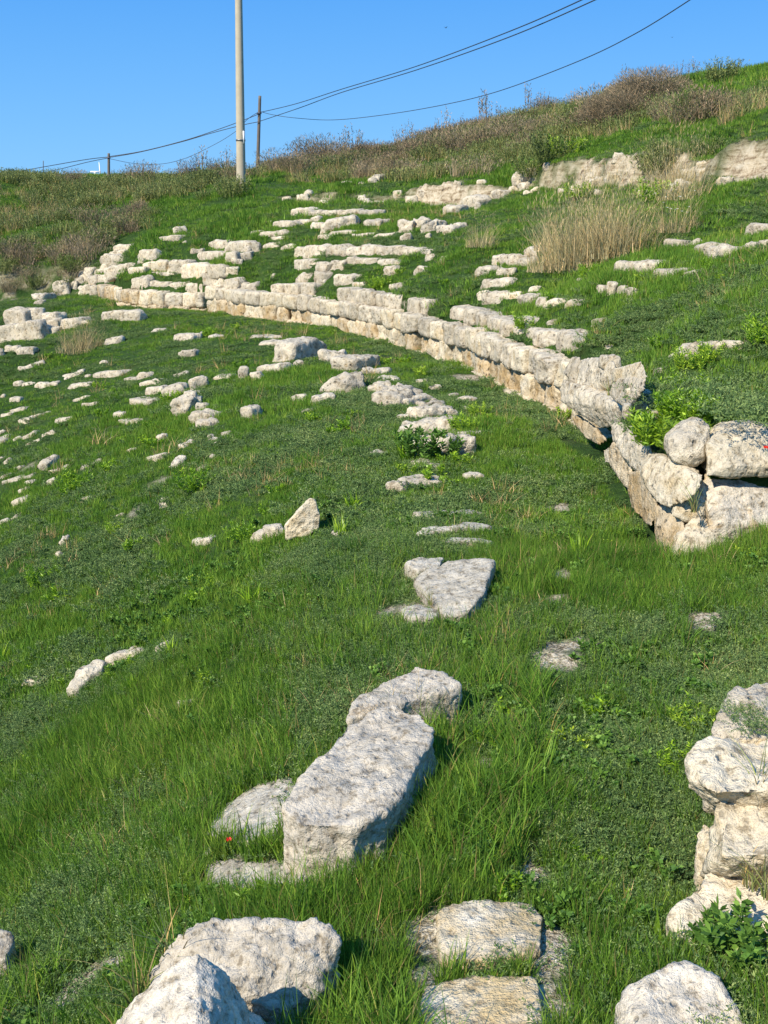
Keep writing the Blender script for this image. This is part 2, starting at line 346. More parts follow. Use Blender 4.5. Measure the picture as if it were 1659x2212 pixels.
def ground_z(x, y):
    r = np.hypot(x, y); k = np.where(r > 58, 58 / np.maximum(r, 1e-6), 1.0)
    xx, yy = x * k, y * k
    zl = tps(LM, xx, yy); zu = tps(UM, xx, yy)
    sst, sm = scarp(xx, yy)
    d, _, _ = dist_pl(xx, yy, WB)
    ins = inside(xx, yy, UPB)
    wob = 0.5 * vnoise(np.stack([xx * .9, yy * .9, xx * 0], 1), 8)
    wide = np.interp(xx, [-9.5, -7.4], [1.5, 0.05])
    sd = np.where(ins, d, -d) + wob * np.clip((-7.4 - xx) / 2, 0, 1)
    w = sstep(-0.02, 1.0, sd / wide)
    zl = np.clip(zl, -7, 3); zu = zu + sst
    z = zl * (1 - w) + zu * w
    z = z + .05 * fb2(xx, yy, .8, 1) + .018 * fb2(xx, yy, 4, 2)
    upm = ins & (sd > .6)
    z = z + upm * sstep(4, 20, yy) * .12 * fb2(xx, yy, .55, 3)
    bank = .75 * np.exp(-((sd / wide - .4) / .42) ** 2) * np.clip((-8.2 - xx) / 1.5, 0, 1) * np.clip(.8 + 1.6 * fb2(xx, yy, 1.3, 23, 3), 0, 1.2)
    soil = np.clip(sm * 1.5 + bank, 0, 1)
    z = z + soil * (.13 * fb2(xx, yy, 2.2, 11, 4) + .035 * fb2(xx, yy, 12, 12, 3))
    z = z - np.maximum(0, r - 58) * 0.10
    return z, soil, w
AZ = np.concatenate([np.linspace(-180, -45, 28)[:-1], np.linspace(-45, -22, 70)[:-1], np.linspace(-22, 24, 860), np.linspace(24, 45, 70)[1:], np.linspace(45, 180, 28)[1:-1]])
RR = np.concatenate([[0.02, .3], np.geomspace(.6, 60, 1250), np.geomspace(60, 900, 30)[1:]])
AZr = np.radians(AZ)
GX = (np.sin(AZr)[:, None] * RR[None]); GY = (np.cos(AZr)[:, None] * RR[None])
gz, gsoil, gup = ground_z(GX.ravel(), GY.ravel())
GZ = gz.reshape(GX.shape); GS = gsoil.reshape(GX.shape); GU = gup.reshape(GX.shape)
def look(x, y, G=None):
    G = GZ if G is None else G
    a = np.degrees(np.arctan2(x, y)); r = np.hypot(x, y)
    ia = np.interp(a, AZ, np.arange(len(AZ))); ir = np.interp(r, RR, np.arange(len(RR)))
    i0 = np.clip(ia.astype(int), 0, len(AZ) - 2); j0 = np.clip(ir.astype(int), 0, len(RR) - 2)
    fa = ia - i0; fr = ir - j0
    return (G[i0, j0] * (1 - fa) * (1 - fr) + G[i0 + 1, j0] * fa * (1 - fr) + G[i0, j0 + 1] * (1 - fa) * fr + G[i0 + 1, j0 + 1] * fa * fr)
def hit(u, v, rmin=1.0, lift=0.03):
    """first ground point on the ray through (u, v)"""
    x, y, z = ray(u, v); h = math.hypot(x, y); x, y, z = x / h, y / h, z / h
    r = RR[(RR > rmin) & (RR < 80)]
    zz = look(x * r, y * r) + lift
    k = np.nonzero(zz >= EYE + z * r)[0]
    if len(k) == 0: return None
    k = k[0]
    if k == 0: rr = r[0]
    else:
        a = (EYE + z * r[k - 1]) - zz[k - 1]; b = (EYE + z * r[k]) - zz[k]; t = a / (a - b) if a != b else 0
        rr = r[k - 1] + (r[k] - r[k - 1]) * t
    return np.array((x * rr, y * rr, float(look(np.array([x * rr]), np.array([y * rr]))[0])))
# ground sheet
na, nr = GX.shape
idx = np.arange(na * nr).reshape(na, nr)
nx = np.roll(idx, -1, axis=0)
Fq = np.stack([idx[:, :-1], idx[:, 1:], nx[:, 1:], nx[:, :-1]], -1).reshape(-1, 4)
m, nt, out = newmat('turf_and_soil')
geo = N(nt, 'ShaderNodeNewGeometry'); pos = geo.outputs['Position']
at = N(nt, 'ShaderNodeAttribute'); at.attribute_name = 'soil'
a2 = N(nt, 'ShaderNodeAttribute'); a2.attribute_name = 'bare'
n1 = noise(nt, pos, 1.3, 4); n2 = noise(nt, pos, 14, 5, .7); n3 = noise(nt, pos, 60, 3, .7)
turf = ramp(nt, math_(nt, 'ADD', math_(nt, 'MULTIPLY', n1, .5), math_(nt, 'MULTIPLY', n2, .5)), [(.35, (.022, .045, .012)), (.5, (.04, .085, .018)), (.62, (.07, .10, .03)), (.75, (.11, .09, .05))])
n9 = noise(nt, pos, 5, 6, .75, .8)
mp = N(nt, 'ShaderNodeMapping'); mp.inputs['Scale'].default_value = (1.2, 1.2, 9); nt.links.new(pos, mp.inputs['Vector']); n10 = noise(nt, mp.outputs[0], 1.4, 5, .7)
soilc = ramp(nt, math_(nt, 'ADD', math_(nt, 'MULTIPLY', n9, .6), math_(nt, 'MULTIPLY', n10, .4)), [(.36, (.10, .075, .045)), (.44, (.32, .24, .15)), (.52, (.58, .48, .33)), (.62, (.70, .61, .46)), (.70, (.50, .40, .27))])
barec = ramp(nt, math_(nt, 'ADD', math_(nt, 'MULTIPLY', n2, .45), math_(nt, 'MULTIPLY', n3, .55)), [(.38, (.07, .06, .035)), (.45, (.28, .23, .15)), (.53, (.58, .50, .37)), (.62, (.74, .67, .54))])
c = mix(nt, at.outputs['Fac'], turf, soilc); c = mix(nt, a2.outputs['Fac'], c, barec)
b = N(nt, 'ShaderNodeBsdfPrincipled'); b.inputs['Roughness'].default_value = .95; b.inputs['Specular IOR Level'].default_value = .1
nt.links.new(c, b.inputs['Base Color'])
bu = N(nt, 'ShaderNodeBump'); bu.inputs['Strength'].default_value = 1; bu.inputs['Distance'].default_value = .06
nt.links.new(math_(nt, 'ADD', math_(nt, 'ADD', n2, n9), math_(nt, 'MULTIPLY', n3, .4)), bu.inputs['Height']); nt.links.new(bu.outputs[0], b.inputs['Normal'])
nt.links.new(b.outputs[0], out.inputs[0])
M['ground'] = m
me = mesh_np('ground', np.stack([GX.ravel(), GY.ravel(), GZ.ravel()], 1), Fq, m)
ground = link('ground', me, kind='structure')
# bare stony patches: (u, v, radius m, weight)
BARE = []
def bare(u, v, r, w=1.0, asp=1.0):
    h = hit(u, v, lift=0)
    if h is not None: BARE.append((h[0], h[1], r, w))
for q in [(1212, 1400, .17), (1190, 1425, .14), (1240, 1392, .14), (1212, 1238, .13), (1195, 1295, .12), (1523, 1340, .16), (1215, 1098, .16), (530, 1750, .17), (480, 1790, .13), (600, 1720, .15), (480, 1885, .12), (560, 1890, .12), (620, 1905, .1),
          (1030, 2020, .16), (1100, 2030, .15), (980, 2030, .12), (1150, 1880, .07), (1145, 1850, .06), (1000, 2180, .14), (945, 2060, .1), (1165, 2030, .13), (1165, 2180, .14), (1185, 2080, .08), (925, 2110, .1), (930, 2010, .1), (1160, 1895, .1), (660, 1900, .1), (440, 1850, .1), (1190, 1420, .16), (1240, 1420, .14), (1090, 2180, .12), (960, 2200, .1), (180, 2120, .14), (240, 2080, .12), (130, 2170, .12), (890, 1312, .14), (830, 1320, .1),
          (900, 1230, .14), (1010, 815, .35), (1050, 1650, .08), (300, 1100, .2, .5), (350, 1040, .2, .5), (60, 1010, .25, .5), (440, 1030, .15, .4)]:
    bare(*q)
bv = np.zeros(GX.size)
gx, gy = GX.ravel(), GY.ravel()
nb = fb2(gx, gy, 7, 21, 3)
for x, y, r, w in BARE:
    d = np.hypot(gx - x, gy - y) / r
    bv = np.maximum(bv, w * np.clip(1.6 * (1.0 - d) + .5 * nb, 0, 1) * (d < 1.6))
for nm, arr in (('soil', GS.ravel()), ('bare', bv)):
    a = me.attributes.new(nm, 'FLOAT', 'POINT'); a.data.foreach_set('value', arr.astype(np.float32))
GBARE = bv.reshape(GX.shape)

# ------------------------------------------------------------------ stones
FOOT = []                              # footprints (cx, cy, tx, ty, half length, half width) that keep the grass off
def cube_grid(nx_, ny_, nz_):
    """surface grid of a cube [-1,1]^3"""
    V = []; Fs = []; o = 0
    def face(n1_, n2_, f):
        nonlocal o
        a = np.linspace(-1, 1, n1_ + 1); b = np.linspace(-1, 1, n2_ + 1)
        A, B = np.meshgrid(a, b, indexing='ij'); V.append(f(A.ravel(), B.ravel()))
        i = o + np.arange((n1_ + 1) * (n2_ + 1)).reshape(n1_ + 1, n2_ + 1)
        Fs.append(np.stack([i[:-1, :-1], i[1:, :-1], i[1:, 1:], i[:-1, 1:]], -1).reshape(-1, 4)); o += i.size
    one = lambda a: np.ones_like(a)
    face(nx_, ny_, lambda a, b: np.stack([a, b, one(a)], 1)); face(ny_, nx_, lambda a, b: np.stack([b, a, -one(a)], 1))
    face(ny_, nz_, lambda a, b: np.stack([one(a), a, b], 1)); face(nz_, ny_, lambda a, b: np.stack([-one(a), b, a], 1))
    face(nz_, nx_, lambda a, b: np.stack([b, one(a), a], 1)); face(nx_, nz_, lambda a, b: np.stack([a, -one(a), b], 1))
    V = np.concatenate(V); Fs = np.concatenate(Fs)
    key = np.round(V * 1e5).astype(np.int64)
    _, first, inv = np.unique(key, axis=0, return_index=True, return_inverse=True)
    return V[first], inv.ravel()[Fs]
def rock_mesh(name, L, T, H, seed, res=0.05, k=7, mat=None, rough=1.0, planes=7, taper=0.12, sink=0.0):
    """weathered block L x T x H, origin at the middle of its base"""
    n = [int(np.clip(math.ceil(q / res), 3, 34)) for q in (L, T, H + sink)]
    V, Fs = cube_grid(*n)
    p = V / (np.abs(V) ** k).sum(1)[:, None] ** (1 / k)
    r = np.random.RandomState(seed)
    hd = np.array([L, T, H + sink]) / 2
    q = p * hd
    s = min(hd)
    # facets knocked off the corners
    for _ in range(planes):
        d = r.normal(size=3); d /= np.linalg.norm(d)
        lim = np.percentile(q @ d, 100) * r.uniform(.78, .95)
        ex = np.maximum(0, q @ d - lim); q -= ex[:, None] * d * .85
    q[:, 0] *= 1 - taper * r.uniform(-.3, 1) * (p[:, 2] * .5 + .5)
    q[:, 1] *= 1 - taper * r.uniform(-.3, 1) * (p[:, 2] * .5 + .5)
    nrm = q / (np.abs(q).max(1)[:, None] + 1e-6)
    nrm /= np.linalg.norm(nrm, axis=1)[:, None]
    off = r.uniform(0, 100, 3)
    big = max(L, T, H)
    w = np.stack([fbm(q / big * 2.2 + off + 31 * j, seed % 97, 2) for j in range(3)], 1)
    q = q + w * s * .16 * rough
    d = fbm(q / (s * 1.1) + off, seed % 89, 5, .55)
    ridge = 1 - np.abs(fbm(q / (s * .8) + off + 9, seed % 83, 3, .6))
    fd = fbm(q * 7 + off, seed % 71, 4, .62)
    q = q + nrm * (d * s * .12 - np.clip(ridge - .88, 0, 1) * s * .6 + fd * min(.028, s * .16))[:, None] * rough
    q[:, 2] += hd[2] - sink
    return mesh_np(name, q, Fs, mat)
CNT = [0]
def add_rock(name, cx, cy, cz, tx, ty, L, T, H, mat, label, cat, group, tilt=0.0, roll=0.0, sink=.12, foot=True, k=7, rough=1.0, planes=7, taper=.12):
    CNT[0] += 1
    dist = math.hypot(cx, cy)
    res = max(0.012, dist / 700 * 1.7)
    me = rock_mesh(name, L, T, H, CNT[0] * 13 + 5, res, k, mat, rough, planes, taper, sink=sink)
    o = link(name, me, None, label, cat, group)
    o.location = (cx, cy, cz)
    o.rotation_euler = (roll, -tilt, math.atan2(ty, tx))
    if foot: FOOT.append((cx, cy, tx, ty, L / 2, T / 2, cz + H))
    return o
REG = {'A': (0, 405.5, .3555), 'B': (516.1, 405.5, .3555), 'C': (1032.2, 442.4, .3777), 'D': (0, 774.2, .3555), 'E': (516.1, 700.4, .3555), 'G': (1069.1, 774.2, .3555), 'H': (0, 0, .5), 'I': (829.5, 0, .5), 'V': (0, 0, 1)}
def stone_row(reg, rows, noun, adj, phrase, cat='stone', group=None, name='limestone_block', mat='stone', kT=.75, sort=True, k=7, lift=.03, Tmax=.5, rough=1.0, lev=1.0):
    a, b, s = REG[reg]
    rows = sorted(rows, key=lambda q: (q[0] + q[2])) if sort else rows
    for i, (x0, y0, x1, y1, h) in enumerate(rows):
        u0, v0, u1, v1 = a + x0 * s, b + y0 * s, a + x1 * s, b + y1 * s
        A = hit(u0, v0, lift=lift); Bp = hit(u1, v1, lift=lift)
        if A is None or Bp is None: print('no ground', reg, i); continue
        mid = hit((u0 + u1) / 2, (v0 + v1) / 2, lift=lift)
        tiltpx = math.hypot(u1 - u0, v1 - v0); dist = math.hypot(mid[0], mid[1])
        ex = (u1 - u0) * dist / F
        D = Bp - A
        # keep grazing angles from stretching a stone
        lim = 1.6 * ex + .1
        if abs(D[1]) > lim: D = D * np.array([1, lim / abs(D[1]), 1])
        Lh = math.hypot(D[0], D[1]); Lh = max(Lh, .06)
        tx, ty = (D[0] / Lh, D[1] / Lh) if tx_ok(D) else (1, 0)
        cosd = abs(tx)
        elev = (EYE - mid[2]) / dist
        T = float(np.clip(Lh * kT, .12, Tmax))
        Hpx = h * s * dist / F * math.sqrt(1 + elev ** 2)
        if 'seat' in name: Hpx *= .86
        Hh = max(Hpx * .92 - .7 * T * max(elev, 0) * cosd, Hpx * .42, .04)
        px, py = -ty, tx
        if py < 0: px, py = -px, -py
        c = mid[:2] + np.array((px, py)) * T * .45 * cosd
        zt_ = mid[2]
        lb = f'{adj[i % len(adj)]} {noun}, {ordw(i)} {phrase}'
        add_rock(name, c[0], c[1], zt_, tx, ty, Lh * (1.18 if 'seat' in name or 'coping' in name else 1.04), T, Hh, M[mat] if isinstance(mat, str) else M[mat[i % len(mat)]], lb, cat, group,
                 tilt=math.atan2(np.clip(D[2], -.4 * Lh, .4 * Lh), Lh) * lev, k=k, sink=.14, rough=rough)
def tx_ok(D): return math.hypot(D[0], D[1]) > 1e-4
PALE = ['pale weathered', 'cream pitted', 'rough pale', 'rounded pale']
FG = 'counted from the gully end of its row'
# --- ruined seat rows of the upper slope
SR = 'seat blocks of the upper slope'
stone_row('B', [(318, 160, 430, 150, 45), (415, 165, 500, 160, 38), (490, 165, 600, 155, 35), (600, 160, 730, 150, 35), (730, 160, 890, 155, 35)], 'block', PALE, 'from the gully side in the highest seat row', 'block', SR, 'seat_block')
stone_row('B', [(145, 210, 220, 205, 17), (220, 225, 330, 220, 35), (330, 215, 440, 210, 28), (435, 205, 485, 200, 42), (440, 237, 525, 235, 38), (510, 268, 740, 215, 80), (760, 225, 860, 225, 44), (850, 225, 915, 205, 32)],
          'block', PALE, 'from the gully side in the second highest seat row', 'block', SR, 'seat_block')
stone_row('B', [(65, 280, 130, 275, 27), (130, 292, 290, 277, 37), (200, 305, 300, 300, 17), (480, 297, 560, 292, 22), (540, 275, 700, 265, 20), (680, 290, 800, 275, 20), (820, 290, 960, 280, 27)],
          'slab', ['thin pale', 'low cream'], 'from the gully side in the third highest seat row', 'slab', SR, 'seat_stone')
stone_row('B', [(965, 265, 1055, 260, 74), (1055, 245, 1120, 240, 62), (1110, 270, 1190, 250, 62), (1180, 250, 1260, 225, 48), (1200, 265, 1285, 250, 38), (1285, 275, 1330, 250, 36), (1330, 235, 1400, 215, 28), (990, 320, 1050, 310, 47), (1135, 300, 1165, 295, 30)],
          'lump', ['craggy pale', 'jagged cream'], 'from the gully side in the craggy rubble beyond the third seat row', 'rubble', SR, 'rubble_stone', rough=1.5)
stone_row('B', [(0, 355, 50, 345, 42), (55, 375, 125, 370, 48), (150, 360, 240, 350, 32), (250, 370, 335, 355, 30), (340, 400, 420, 395, 52), (400, 405, 525, 395, 68), (560, 385, 645, 385, 54), (655, 390, 810, 390, 63), (810, 385, 890, 390, 54), (870, 410, 1000, 395, 68), (1005, 390, 1110, 385, 43), (1110, 390, 1170, 385, 27)],
          'block', PALE, 'from the gully side in the fourth highest seat row', 'block', SR, 'seat_block')
stone_row('B', [(360, 465, 480, 465, 53), (480, 470, 560, 470, 33), (550, 475, 640, 470, 53), (660, 445, 720, 445, 43), (720, 440, 850, 440, 27), (850, 445, 1000, 445, 25)],
          'block', ['low pale', 'low cream'], 'from the gully side in the fifth highest seat row', 'block', SR, 'seat_block')
stone_row('B', [(365, 550, 440, 545, 38), (465, 550, 540, 545, 48), (475, 580, 520, 575, 33), (580, 565, 715, 555, 48), (690, 590, 765, 585, 28), (880, 515, 960, 505, 43), (920, 610, 970, 600, 33), (965, 600, 1020, 595, 24), (1085, 505, 1175, 495, 33), (1135, 430, 1180, 420, 33), (1230, 435, 1265, 430, 28), (190, 545, 220, 535, 33)],
          'stone', ['small white', 'small cream'], 'from the gully side among stones scattered above the curved wall', 'stone', 'stones scattered above the curved wall', 'scattered_stone')
stone_row('A', [(720, 385, 800, 375, 47), (665, 415, 720, 405, 37), (720, 405, 775, 395, 27), (630, 465, 755, 460, 63), (680, 525, 775, 520, 63), (610, 485, 650, 480, 27), (580, 515, 620, 510, 22), (630, 510, 660, 510, 37), (475, 562, 565, 540, 63), (455, 590, 510, 575, 43), (535, 575, 600, 570, 43), (580, 550, 680, 545, 33), (320, 650, 420, 645, 92), (425, 610, 470, 610, 47), (490, 635, 560, 630, 53), (540, 645, 590, 640, 58), (235, 680, 330, 670, 42), (200, 705, 260, 700, 28)],
          'stone', PALE, 'along the crumbled wall end that steps down to the gully', 'stone', 'tumbled stones at the gully end of the wall', 'tumbled_stone', rough=1.2)
stone_row('A', [(850, 420, 945, 415, 60), (840, 447, 870, 442, 24), (915, 500, 1025, 500, 78), (1035, 505, 1145, 505, 83), (1130, 520, 1270, 525, 88), (1275, 520, 1370, 520, 75), (1370, 510, 1440, 505, 43), (870, 475, 910, 470, 30), (790, 505, 880, 500, 32)],
          'block', ['big squared cream', 'squared ochre'], 'from the gully side in the squared row above the wall end', 'block', SR, 'seat_block', mat=['cream', 'stone'], k=9)
stone_row('A', [(1155, 395, 1235, 390, 36), (1220, 410, 1370, 415, 38), (1275, 355, 1380, 355, 53), (1385, 375, 1500, 370, 63), (1505, 385, 1580, 380, 68), (1370, 445, 1440, 440, 68), (1440, 440, 1545, 425, 58), (1410, 455, 1480, 450, 33), (970, 310, 1075, 300, 24), (1060, 275, 1140, 260, 48), (1105, 330, 1130, 328, 14)],
          'stone', PALE, 'from the gully side on the green shoulder under the concrete pole', 'stone', 'stones on the green shoulder', 'seat_stone')
stone_row('A', [(920, 525, 1120, 525, 24), (805, 590, 885, 585, 58), (890, 592, 1030, 592, 35), (1030, 597, 1130, 592, 33), (1140, 612, 1230, 610, 48), (1230, 560, 1300, 560, 48), (1290, 600, 1350, 590, 63), (1360, 610, 1440, 600, 68), (1440, 600, 1480, 595, 53), (1450, 625, 1560, 620, 58)],
          'block', ['low pale', 'small cream', 'rounded white'], 'from the gully side in the row lying on the wall top', 'block', 'blocks lying on the wall top', 'coping_block')
stone_row('C', [(80, 335, 150, 330, 58), (135, 345, 250, 340, 73), (210, 345, 350, 330, 48), (285, 290, 365, 285, 58), (105, 395, 215, 390, 48), (0, 385, 95, 370, 33), (65, 460, 190, 450, 48), (30, 460, 70, 460, 48)],
          'boulder', ['grey rounded', 'grey cream'], 'from the gully side in the pile beside the big reed clump', 'boulder', 'boulders beside the reeds', 'boulder')
stone_row('C', [(0, 530, 50, 520, 53), (50, 540, 140, 530, 63), (145, 525, 240, 520, 43), (235, 545, 360, 545, 53), (285, 485, 350, 480, 38), (360, 560, 410, 555, 47), (410, 555, 510, 555, 33), (510, 560, 600, 550, 28)],
          'block', ['low ochre', 'low cream'], 'from the gully side in the short row below the reeds', 'block', SR, 'seat_block', mat=['cream', 'stone'])
stone_row('C', [(675, 325, 715, 325, 28), (820, 372, 910, 377, 58), (925, 357, 1065, 357, 48), (950, 320, 1000, 318, 24), (1065, 377, 1200, 377, 33), (1220, 372, 1320, 367, 16), (585, 435, 640, 440, 33), (675, 490, 730, 490, 48), (730, 495, 790, 490, 68), (800, 490, 850, 485, 38), (850, 497, 920, 495, 28)],
          'stone', ['low pinkish', 'low cream', 'rough pale'], 'from the reed clump in the broken rows beside it', 'stone', 'stones beside the reeds', 'half_buried_stone', rough=1.3)
stone_row('C', [(1080, 215, 1180, 222, 30), (1180, 232, 1280, 230, 38), (1280, 245, 1380, 242, 35), (1370, 262, 1500, 257, 40), (1500, 252, 1600, 237, 35), (1600, 227, 1700, 212, 32), (1590, 150, 1720, 150, 52)],
          'ledge stone', ['low white', 'long pale'], 'from the reed side of the thin white ledge high in the grass', 'stone', 'thin white ledge on the slope', 'ledge_stone')
stone_row('C', [(1150, 840, 1325, 835, 75), (1365, 805, 1520, 800, 45), (395, 670, 450, 665, 25), (670, 655, 730, 652, 10), (1010, 955, 1075, 950, 48), (1490, 1085, 1550, 1080, 40), (990, 1010, 1020, 1008, 22)],
          'stone', ['squared white', 'flat brownish', 'small pale'], 'from the wall side on the grassy terrace above the near wall', 'stone', 'stones on the grassy terrace', 'terrace_stone')
stone_row('I', [(565, 790, 620, 770, 50), (480, 850, 520, 850, 37), (300, 917, 360, 907, 30), (345, 892, 430, 882, 47), (390, 902, 420, 897, 32), (140, 852, 175, 847, 32), (130, 727, 160, 722, 18), (690, 717, 715, 712, 22), (590, 815, 625, 808, 30)],
          'stone', ['small round pale', 'tumbled pale'], 'from the gully side below the high earth bank', 'stone', 'stones below the earth bank', 'tumbled_stone')
stone_row('H', [(1455, 782, 1485, 780, 17), (1480, 797, 1510, 794, 16), (1590, 787, 1630, 782, 22), (1630, 777, 1659, 772, 24), (680, 835, 730, 820, 10), (1545, 792, 1575, 789, 12)],
          'stone', ['small white'], 'from the concrete pole towards the earth bank', 'stone', 'stones above the earth bank', 'scattered_stone')
# --- lower seating: the top row beside the corridor
CR = 'blocks of the top row of the lower seats'
stone_row('E', [(80, 77, 260, 74, 24), (105, 122, 285, 120, 40)], 'slab', ['upper thin pale', 'lower thin pale'], 'of the two parallel slabs near the grey boulder', 'slab', CR, 'seat_stone', sort=False)
stone_row('E', [(295, 215, 500, 190, 135), (330, 242, 405, 238, 38), (505, 217, 670, 217, 78), (670, 262, 850, 240, 90), (735, 292, 915, 292, 48)],
          'boulder', ['grey rounded', 'smooth pale'], 'from the gully side in the boulder arc beside the corridor', 'boulder', CR, 'boulder', kT=.6)
stone_row('E', [(625, 402, 795, 375, 122), (490, 412, 625, 407, 92), (310, 462, 405, 447, 48), (440, 482, 590, 457, 73), (360, 532, 440, 522, 28), (60, 562, 140, 535, 78)],
          'boulder', ['grey rounded', 'pale rounded'], 'from the gully side in the line just below the boulder arc', 'boulder', 'boulders below the arc', 'boulder')
stone_row('E', [(100, 292, 275, 272, 68), (75, 332, 140, 322, 63), (0, 322, 65, 317, 83)], 'boulder', ['small egg-shaped pale', 'small ochre', 'wide grey'], 'of three boulders in grass below the thin slabs', 'boulder', 'boulders below the slabs', 'boulder')
stone_row('E', [(790, 402, 900, 402, 63), (830, 437, 1010, 437, 102), (915, 482, 1085, 437, 95), (970, 492, 1165, 455, 65), (860, 332, 1000, 332, 32)],
          'rock', ['craggy grey', 'layered cream'], 'from the gully side in the craggy heap where the arc bends', 'rock', 'craggy outcrop stones', 'craggy_rock', rough=1.5)
stone_row('E', [(970, 572, 1100, 562, 38), (1080, 502, 1270, 502, 58), (1100, 565, 1335, 550, 95), (920, 652, 1120, 642, 78), (1050, 652, 1300, 642, 95), (980, 772, 1060, 767, 88), (1040, 775, 1220, 780, 125), (1200, 795, 1460, 772, 145), (1250, 667, 1450, 662, 33)],
          'rock', ['flat craggy', 'broad pale', 'layered grey'], 'from the gully side in the flat outcrop around the dark shrub', 'rock', 'flat outcrop stones', 'craggy_rock', kT=.8, Tmax=.6, rough=1.4)
stone_row('E', [(670, 790, 880, 792, 26), (1030, 842, 1140, 842, 40), (1130, 872, 1230, 872, 50), (890, 1002, 1000, 1007, 88), (1020, 977, 1250, 947, 12), (1360, 922, 1490, 917, 12)],
          'stone', ['low cream', 'small chalky'], 'from the gully side between the dark shrub and the sunken steps', 'stone', 'stones above the sunken steps', 'half_buried_stone')
stone_row('E', [(1070, 347, 1150, 342, 28), (1150, 382, 1230, 382, 28), (1285, 432, 1340, 427, 26), (1320, 457, 1400, 457, 37), (1395, 517, 1480, 512, 38)],
          'stone', ['flat ochre', 'flat pale'], 'from the gully side of those sunk in the corridor turf', 'stone', 'stones sunk in the corridor', 'sunken_stone')
stone_row('E', [(1120, 1155, 1500, 1125, 62), (1130, 1245, 1560, 1215, 75), (1240, 1300, 1550, 1310, 32)], 'tread', ['worn grey', 'long white', 'thin low'], 'down of the three sunken stair treads', 'slab', 'sunken stair treads', 'stair_tread', sort=False, kT=.3, mat='flat', lift=.06)
# --- lower seating: stones of the left slope
stone_row('D', [(112, 66, 275, 22, 34), (80, 162, 130, 157, 43), (130, 162, 210, 147, 28), (215, 167, 280, 167, 43), (285, 162, 340, 152, 33), (380, 122, 510, 82, 38), (510, 107, 545, 102, 24), (420, 162, 540, 147, 26), (590, 97, 715, 97, 48), (700, 97, 720, 97, 33), (755, 127, 830, 122, 30), (830, 117, 895, 107, 48), (860, 152, 960, 142, 38)],
          'stone', ['pale lichened', 'small cream'], 'from the gully side in the first scattered row of the lower slope', 'stone', 'first scattered row of the lower slope', 'seat_stone')
stone_row('D', [(1050, 107, 1135, 97, 30), (1165, 184, 1270, 154, 80), (1280, 112, 1400, 107, 22), (1140, 217, 1200, 212, 33), (875, 212, 985, 192, 53), (985, 237, 1130, 192, 73), (1455, 107, 1515, 102, 73), (800, 252, 930, 267, 42)],
          'boulder', ['rounded grey', 'low pale'], 'from the gully side in the stepped chain above the split rock', 'boulder', 'boulder chain of the lower slope', 'boulder')
stone_row('D', [(1110, 335, 1250, 250, 95), (1180, 382, 1290, 372, 72), (1205, 407, 1280, 397, 55), (1190, 312, 1255, 302, 48)], 'rock', ['craggy pale'], 'in the split craggy rock amid the grassy slope', 'rock', 'split craggy rock', 'craggy_rock', rough=1.5)
stone_row('D', [(55, 257, 120, 252, 38), (0, 232, 25, 227, 28), (0, 347, 70, 332, 30), (60, 322, 155, 302, 33), (110, 392, 180, 377, 48), (185, 357, 290, 322, 30), (340, 377, 400, 367, 33), (495, 282, 580, 267, 33), (440, 257, 510, 234, 13), (695, 347, 730, 352, 48), (735, 372, 850, 377, 33), (1510, 347, 1595, 322, 63)],
          'stone', ['pale flat', 'white rough'], 'from the frame edge in the second scattered row of the lower slope', 'stone', 'second scattered row of the lower slope', 'seat_stone')
stone_row('D', [(0, 512, 60, 472, 32), (80, 492, 130, 472, 23), (125, 492, 210, 457, 42), (150, 527, 250, 487, 28), (250, 467, 320, 442, 28), (0, 452, 30, 432, 13), (975, 492, 1020, 472, 53), (770, 557, 825, 552, 33), (905, 597, 990, 592, 53), (1110, 532, 1190, 497, 26), (1265, 477, 1300, 472, 33), (1255, 502, 1330, 482, 23), (1300, 517, 1360, 502, 18), (1345, 457, 1385, 452, 23), (1295, 597, 1325, 582, 38), (1025, 662, 1075, 647, 38), (1075, 642, 1125, 602, 43), (1185, 672, 1240, 662, 28)],
          'stone', ['small white', 'low pale', 'flat cream'], 'from the frame edge in the third scattered row of the lower slope', 'stone', 'third scattered row of the lower slope', 'seat_stone')
stone_row('D', [(0, 612, 30, 602, 33), (30, 632, 80, 607, 28), (80, 672, 125, 662, 33), (0, 722, 60, 702, 28), (0, 757, 100, 727, 38), (70, 737, 180, 712, 33), (275, 672, 360, 602, 62), (300, 692, 390, 662, 38), (480, 667, 600, 632, 25), (290, 767, 350, 732, 38), (105, 812, 190, 772, 38), (150, 752, 190, 747, 23), (70, 892, 165, 852, 57), (480, 862, 550, 847, 23), (0, 997, 60, 972, 33), (50, 977, 130, 947, 23), (385, 1117, 420, 1072, 40), (355, 1192, 380, 1177, 28), (685, 962, 740, 947, 31), (970, 907, 1030, 877, 52), (1190, 1102, 1260, 1097, 13), (970, 862, 1020, 842, 28)],
          'stone', ['pale lichened', 'small white', 'slanting grey'], 'from the frame edge in the lowest scattered row of the slope', 'stone', 'lowest scattered row of the slope', 'seat_stone')
stone_row('A', [(610, 802, 830, 792, 62), (615, 947, 740, 932, 45), (1055, 922, 1165, 922, 48), (1075, 1027, 1190, 1012, 48), (1275, 907, 1380, 892, 18), (1215, 882, 1250, 877, 15), (920, 872, 1020, 857, 22), (600, 1062, 655, 1052, 16)],
          'stone', ['long grey', 'small pale', 'low flat'], 'from the gully side in open turf below the far wall', 'stone', 'stones in turf below the far wall', 'scattered_stone')
